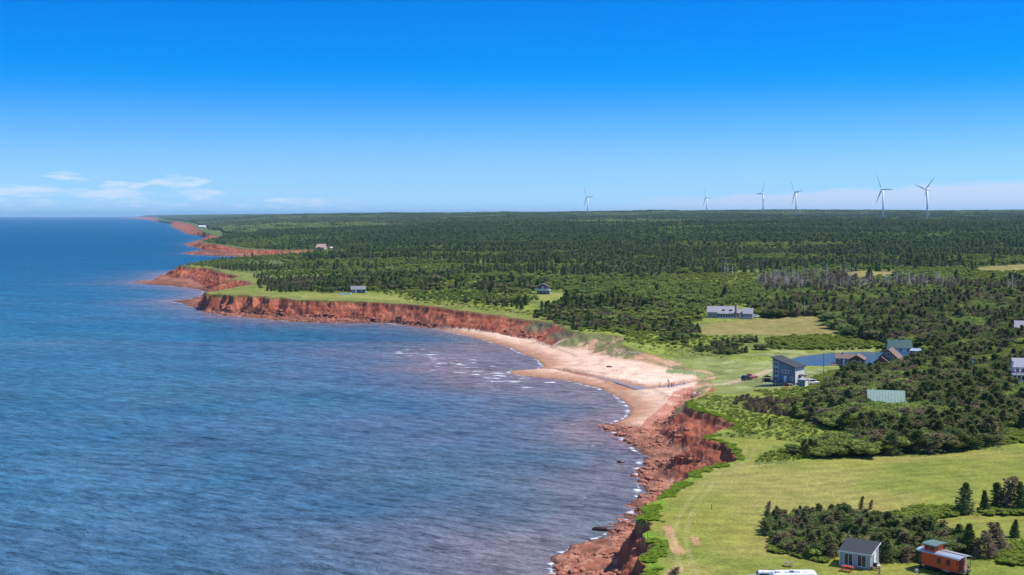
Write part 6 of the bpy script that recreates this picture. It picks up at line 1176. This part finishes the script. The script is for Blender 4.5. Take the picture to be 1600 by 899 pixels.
# ---- people on the beach ---------------------------------------------------------
def person_mesh(pose):
    J = {'pel': (0, 0, .95), 'ch': (0, 0, 1.25), 'nk': (0, 0, 1.47), 'hd': (0, -.02, 1.60), 'ht': (0, -.01, 1.72)}; V = [J['pel'], J['ch'], J['nk'], J['hd'], J['ht']]; E = [(0, 1), (1, 2), (2, 3), (3, 4)]; Rr = [.15, .16, .055, .095, .06]
    st = .16 if pose else .05
    for sg in (-1, 1):
        b0 = len(V); V += [(sg*.10, 0, .90), (sg*.11, sg*st*.6-.03, .50), (sg*.11, sg*st, .08), (sg*.12, sg*st-.14, .04)]; Rr += [.095, .065, .045, .04]; E += [(0, b0), (b0, b0+1), (b0+1, b0+2), (b0+2, b0+3)]
        b0 = len(V); V += [(sg*.19, 0, 1.40), (sg*.25, -sg*st*.5, 1.12), (sg*.26, -sg*st-.08, .88), (sg*.26, -sg*st-.12, .80)]; Rr += [.055, .045, .035, .035]; E += [(2, b0), (b0, b0+1), (b0+1, b0+2), (b0+2, b0+3)]
    me = bpy.data.meshes.new('body'); me.from_pydata(V, E, []); o = bpy.data.objects.new('tmp', me); COL.objects.link(o); sk = o.modifiers.new('s', 'SKIN'); o.modifiers.new('u', 'SUBSURF').levels = 1
    for i, r_ in enumerate(Rr): me.skin_vertices[0].data[i].radius = (r_, r_*.8); me.skin_vertices[0].data[i].use_root = (i == 0)
    dg = bpy.context.evaluated_depsgraph_get(); m2 = bpy.data.meshes.new_from_object(o.evaluated_get(dg)); bpy.data.objects.remove(o); return m2
SKIN = mat('skin', (.55, .33, .24), .7, var=.03); HAIR = mat('dark_hair', (.05, .035, .025), .8)
pm_ = [person_mesh(0), person_mesh(1)]
def person(px, py, rz, shirt, trous, pose, label):
    x, y, z = G(px, py); me_ = pm_[pose].copy(); me_.materials.clear()
    for m in (SKIN, shirt, trous): me_.materials.append(m)
    for p_ in me_.polygons:
        c = p_.center; p_.material_index = 2 if .12 < c.z < .98 and abs(c.x) < .20 else (1 if .98 <= c.z < 1.46 and (abs(c.x) < .3 and c.z > 1.0) else 0); p_.use_smooth = True
    r = thing('person', label, 'person', (x, y, z), rz); link('body', me_, r); mb = MB(); mb.rings([[(cos(a)*.10*q, sin(a)*.11*q+.01, zz) for a in [2*pi*i/8 for i in range(8)]] for q, zz in ((.95, 1.60), (1.05, 1.68), (.8, 1.75), (.3, 1.78))]); mb.build('hair', HAIR, r, smooth=True)
C_ = {k: mat('cloth_'+k, v, .9, var=.03) for k, v in dict(navy=(.03, .04, .10), white=(.7, .7, .7), red=(.4, .05, .05), black=(.03, .03, .03), teal=(.05, .25, .3), tan=(.4, .3, .2)).items()}
person(1069, 602.5, 20, C_['white'], C_['navy'], 1, 'person in white top walking alone by the upper stream'); person(1046, 604, 70, C_['navy'], C_['black'], 0, 'person in dark clothes beside the stream in the group'); person(1049.5, 606, 200, C_['red'], C_['navy'], 0, 'person in red top among the group on the sand')
person(1052.5, 605.5, 120, C_['teal'], C_['tan'], 1, 'person in teal top at the right of the group on the sand'); person(1044, 600, 0, C_['black'], C_['tan'], 1, 'person in black top on the far side of the stream'); person(1031, 606, -40, C_['white'], C_['tan'], 0, 'person in pale clothes at the left end of the stream group'); person(1044.5, 606.5, -90, C_['tan'], C_['black'], 0, 'person in tan top standing nearest the camera in the group')
HAZE = 2.8e-5

# ------------------------------------------------------------------ air
hm = bpy.data.materials.new('haze'); hm.use_nodes = True; t3 = hm.node_tree; t3.nodes.clear()
pv = N(t3, 'ShaderNodeVolumePrincipled'); pv.inputs['Color'].default_value = (.40, .72, 1.0, 1); pv.inputs['Density'].default_value = HAZE; pv.inputs['Anisotropy'].default_value = 0.0
ho = N(t3, 'ShaderNodeOutputMaterial'); t3.links.new(pv.outputs[0], ho.inputs['Volume'])
x0, x1, y0, y1, z0, z1 = -50000, 50000, -400, 62000, -2.5, 215
hv_ = [(x, y, z) for x in (x0, x1) for y in (y0, y1) for z in (z0, z1)]
me = bpy.data.meshes.new('haze'); me.from_pydata(hv_, [], [(0, 1, 3, 2), (4, 6, 7, 5), (0, 4, 5, 1), (2, 3, 7, 6), (0, 2, 6, 4), (1, 5, 7, 3)]); me.materials.append(hm)
o = link('haze', me); o['kind'] = 'stuff'
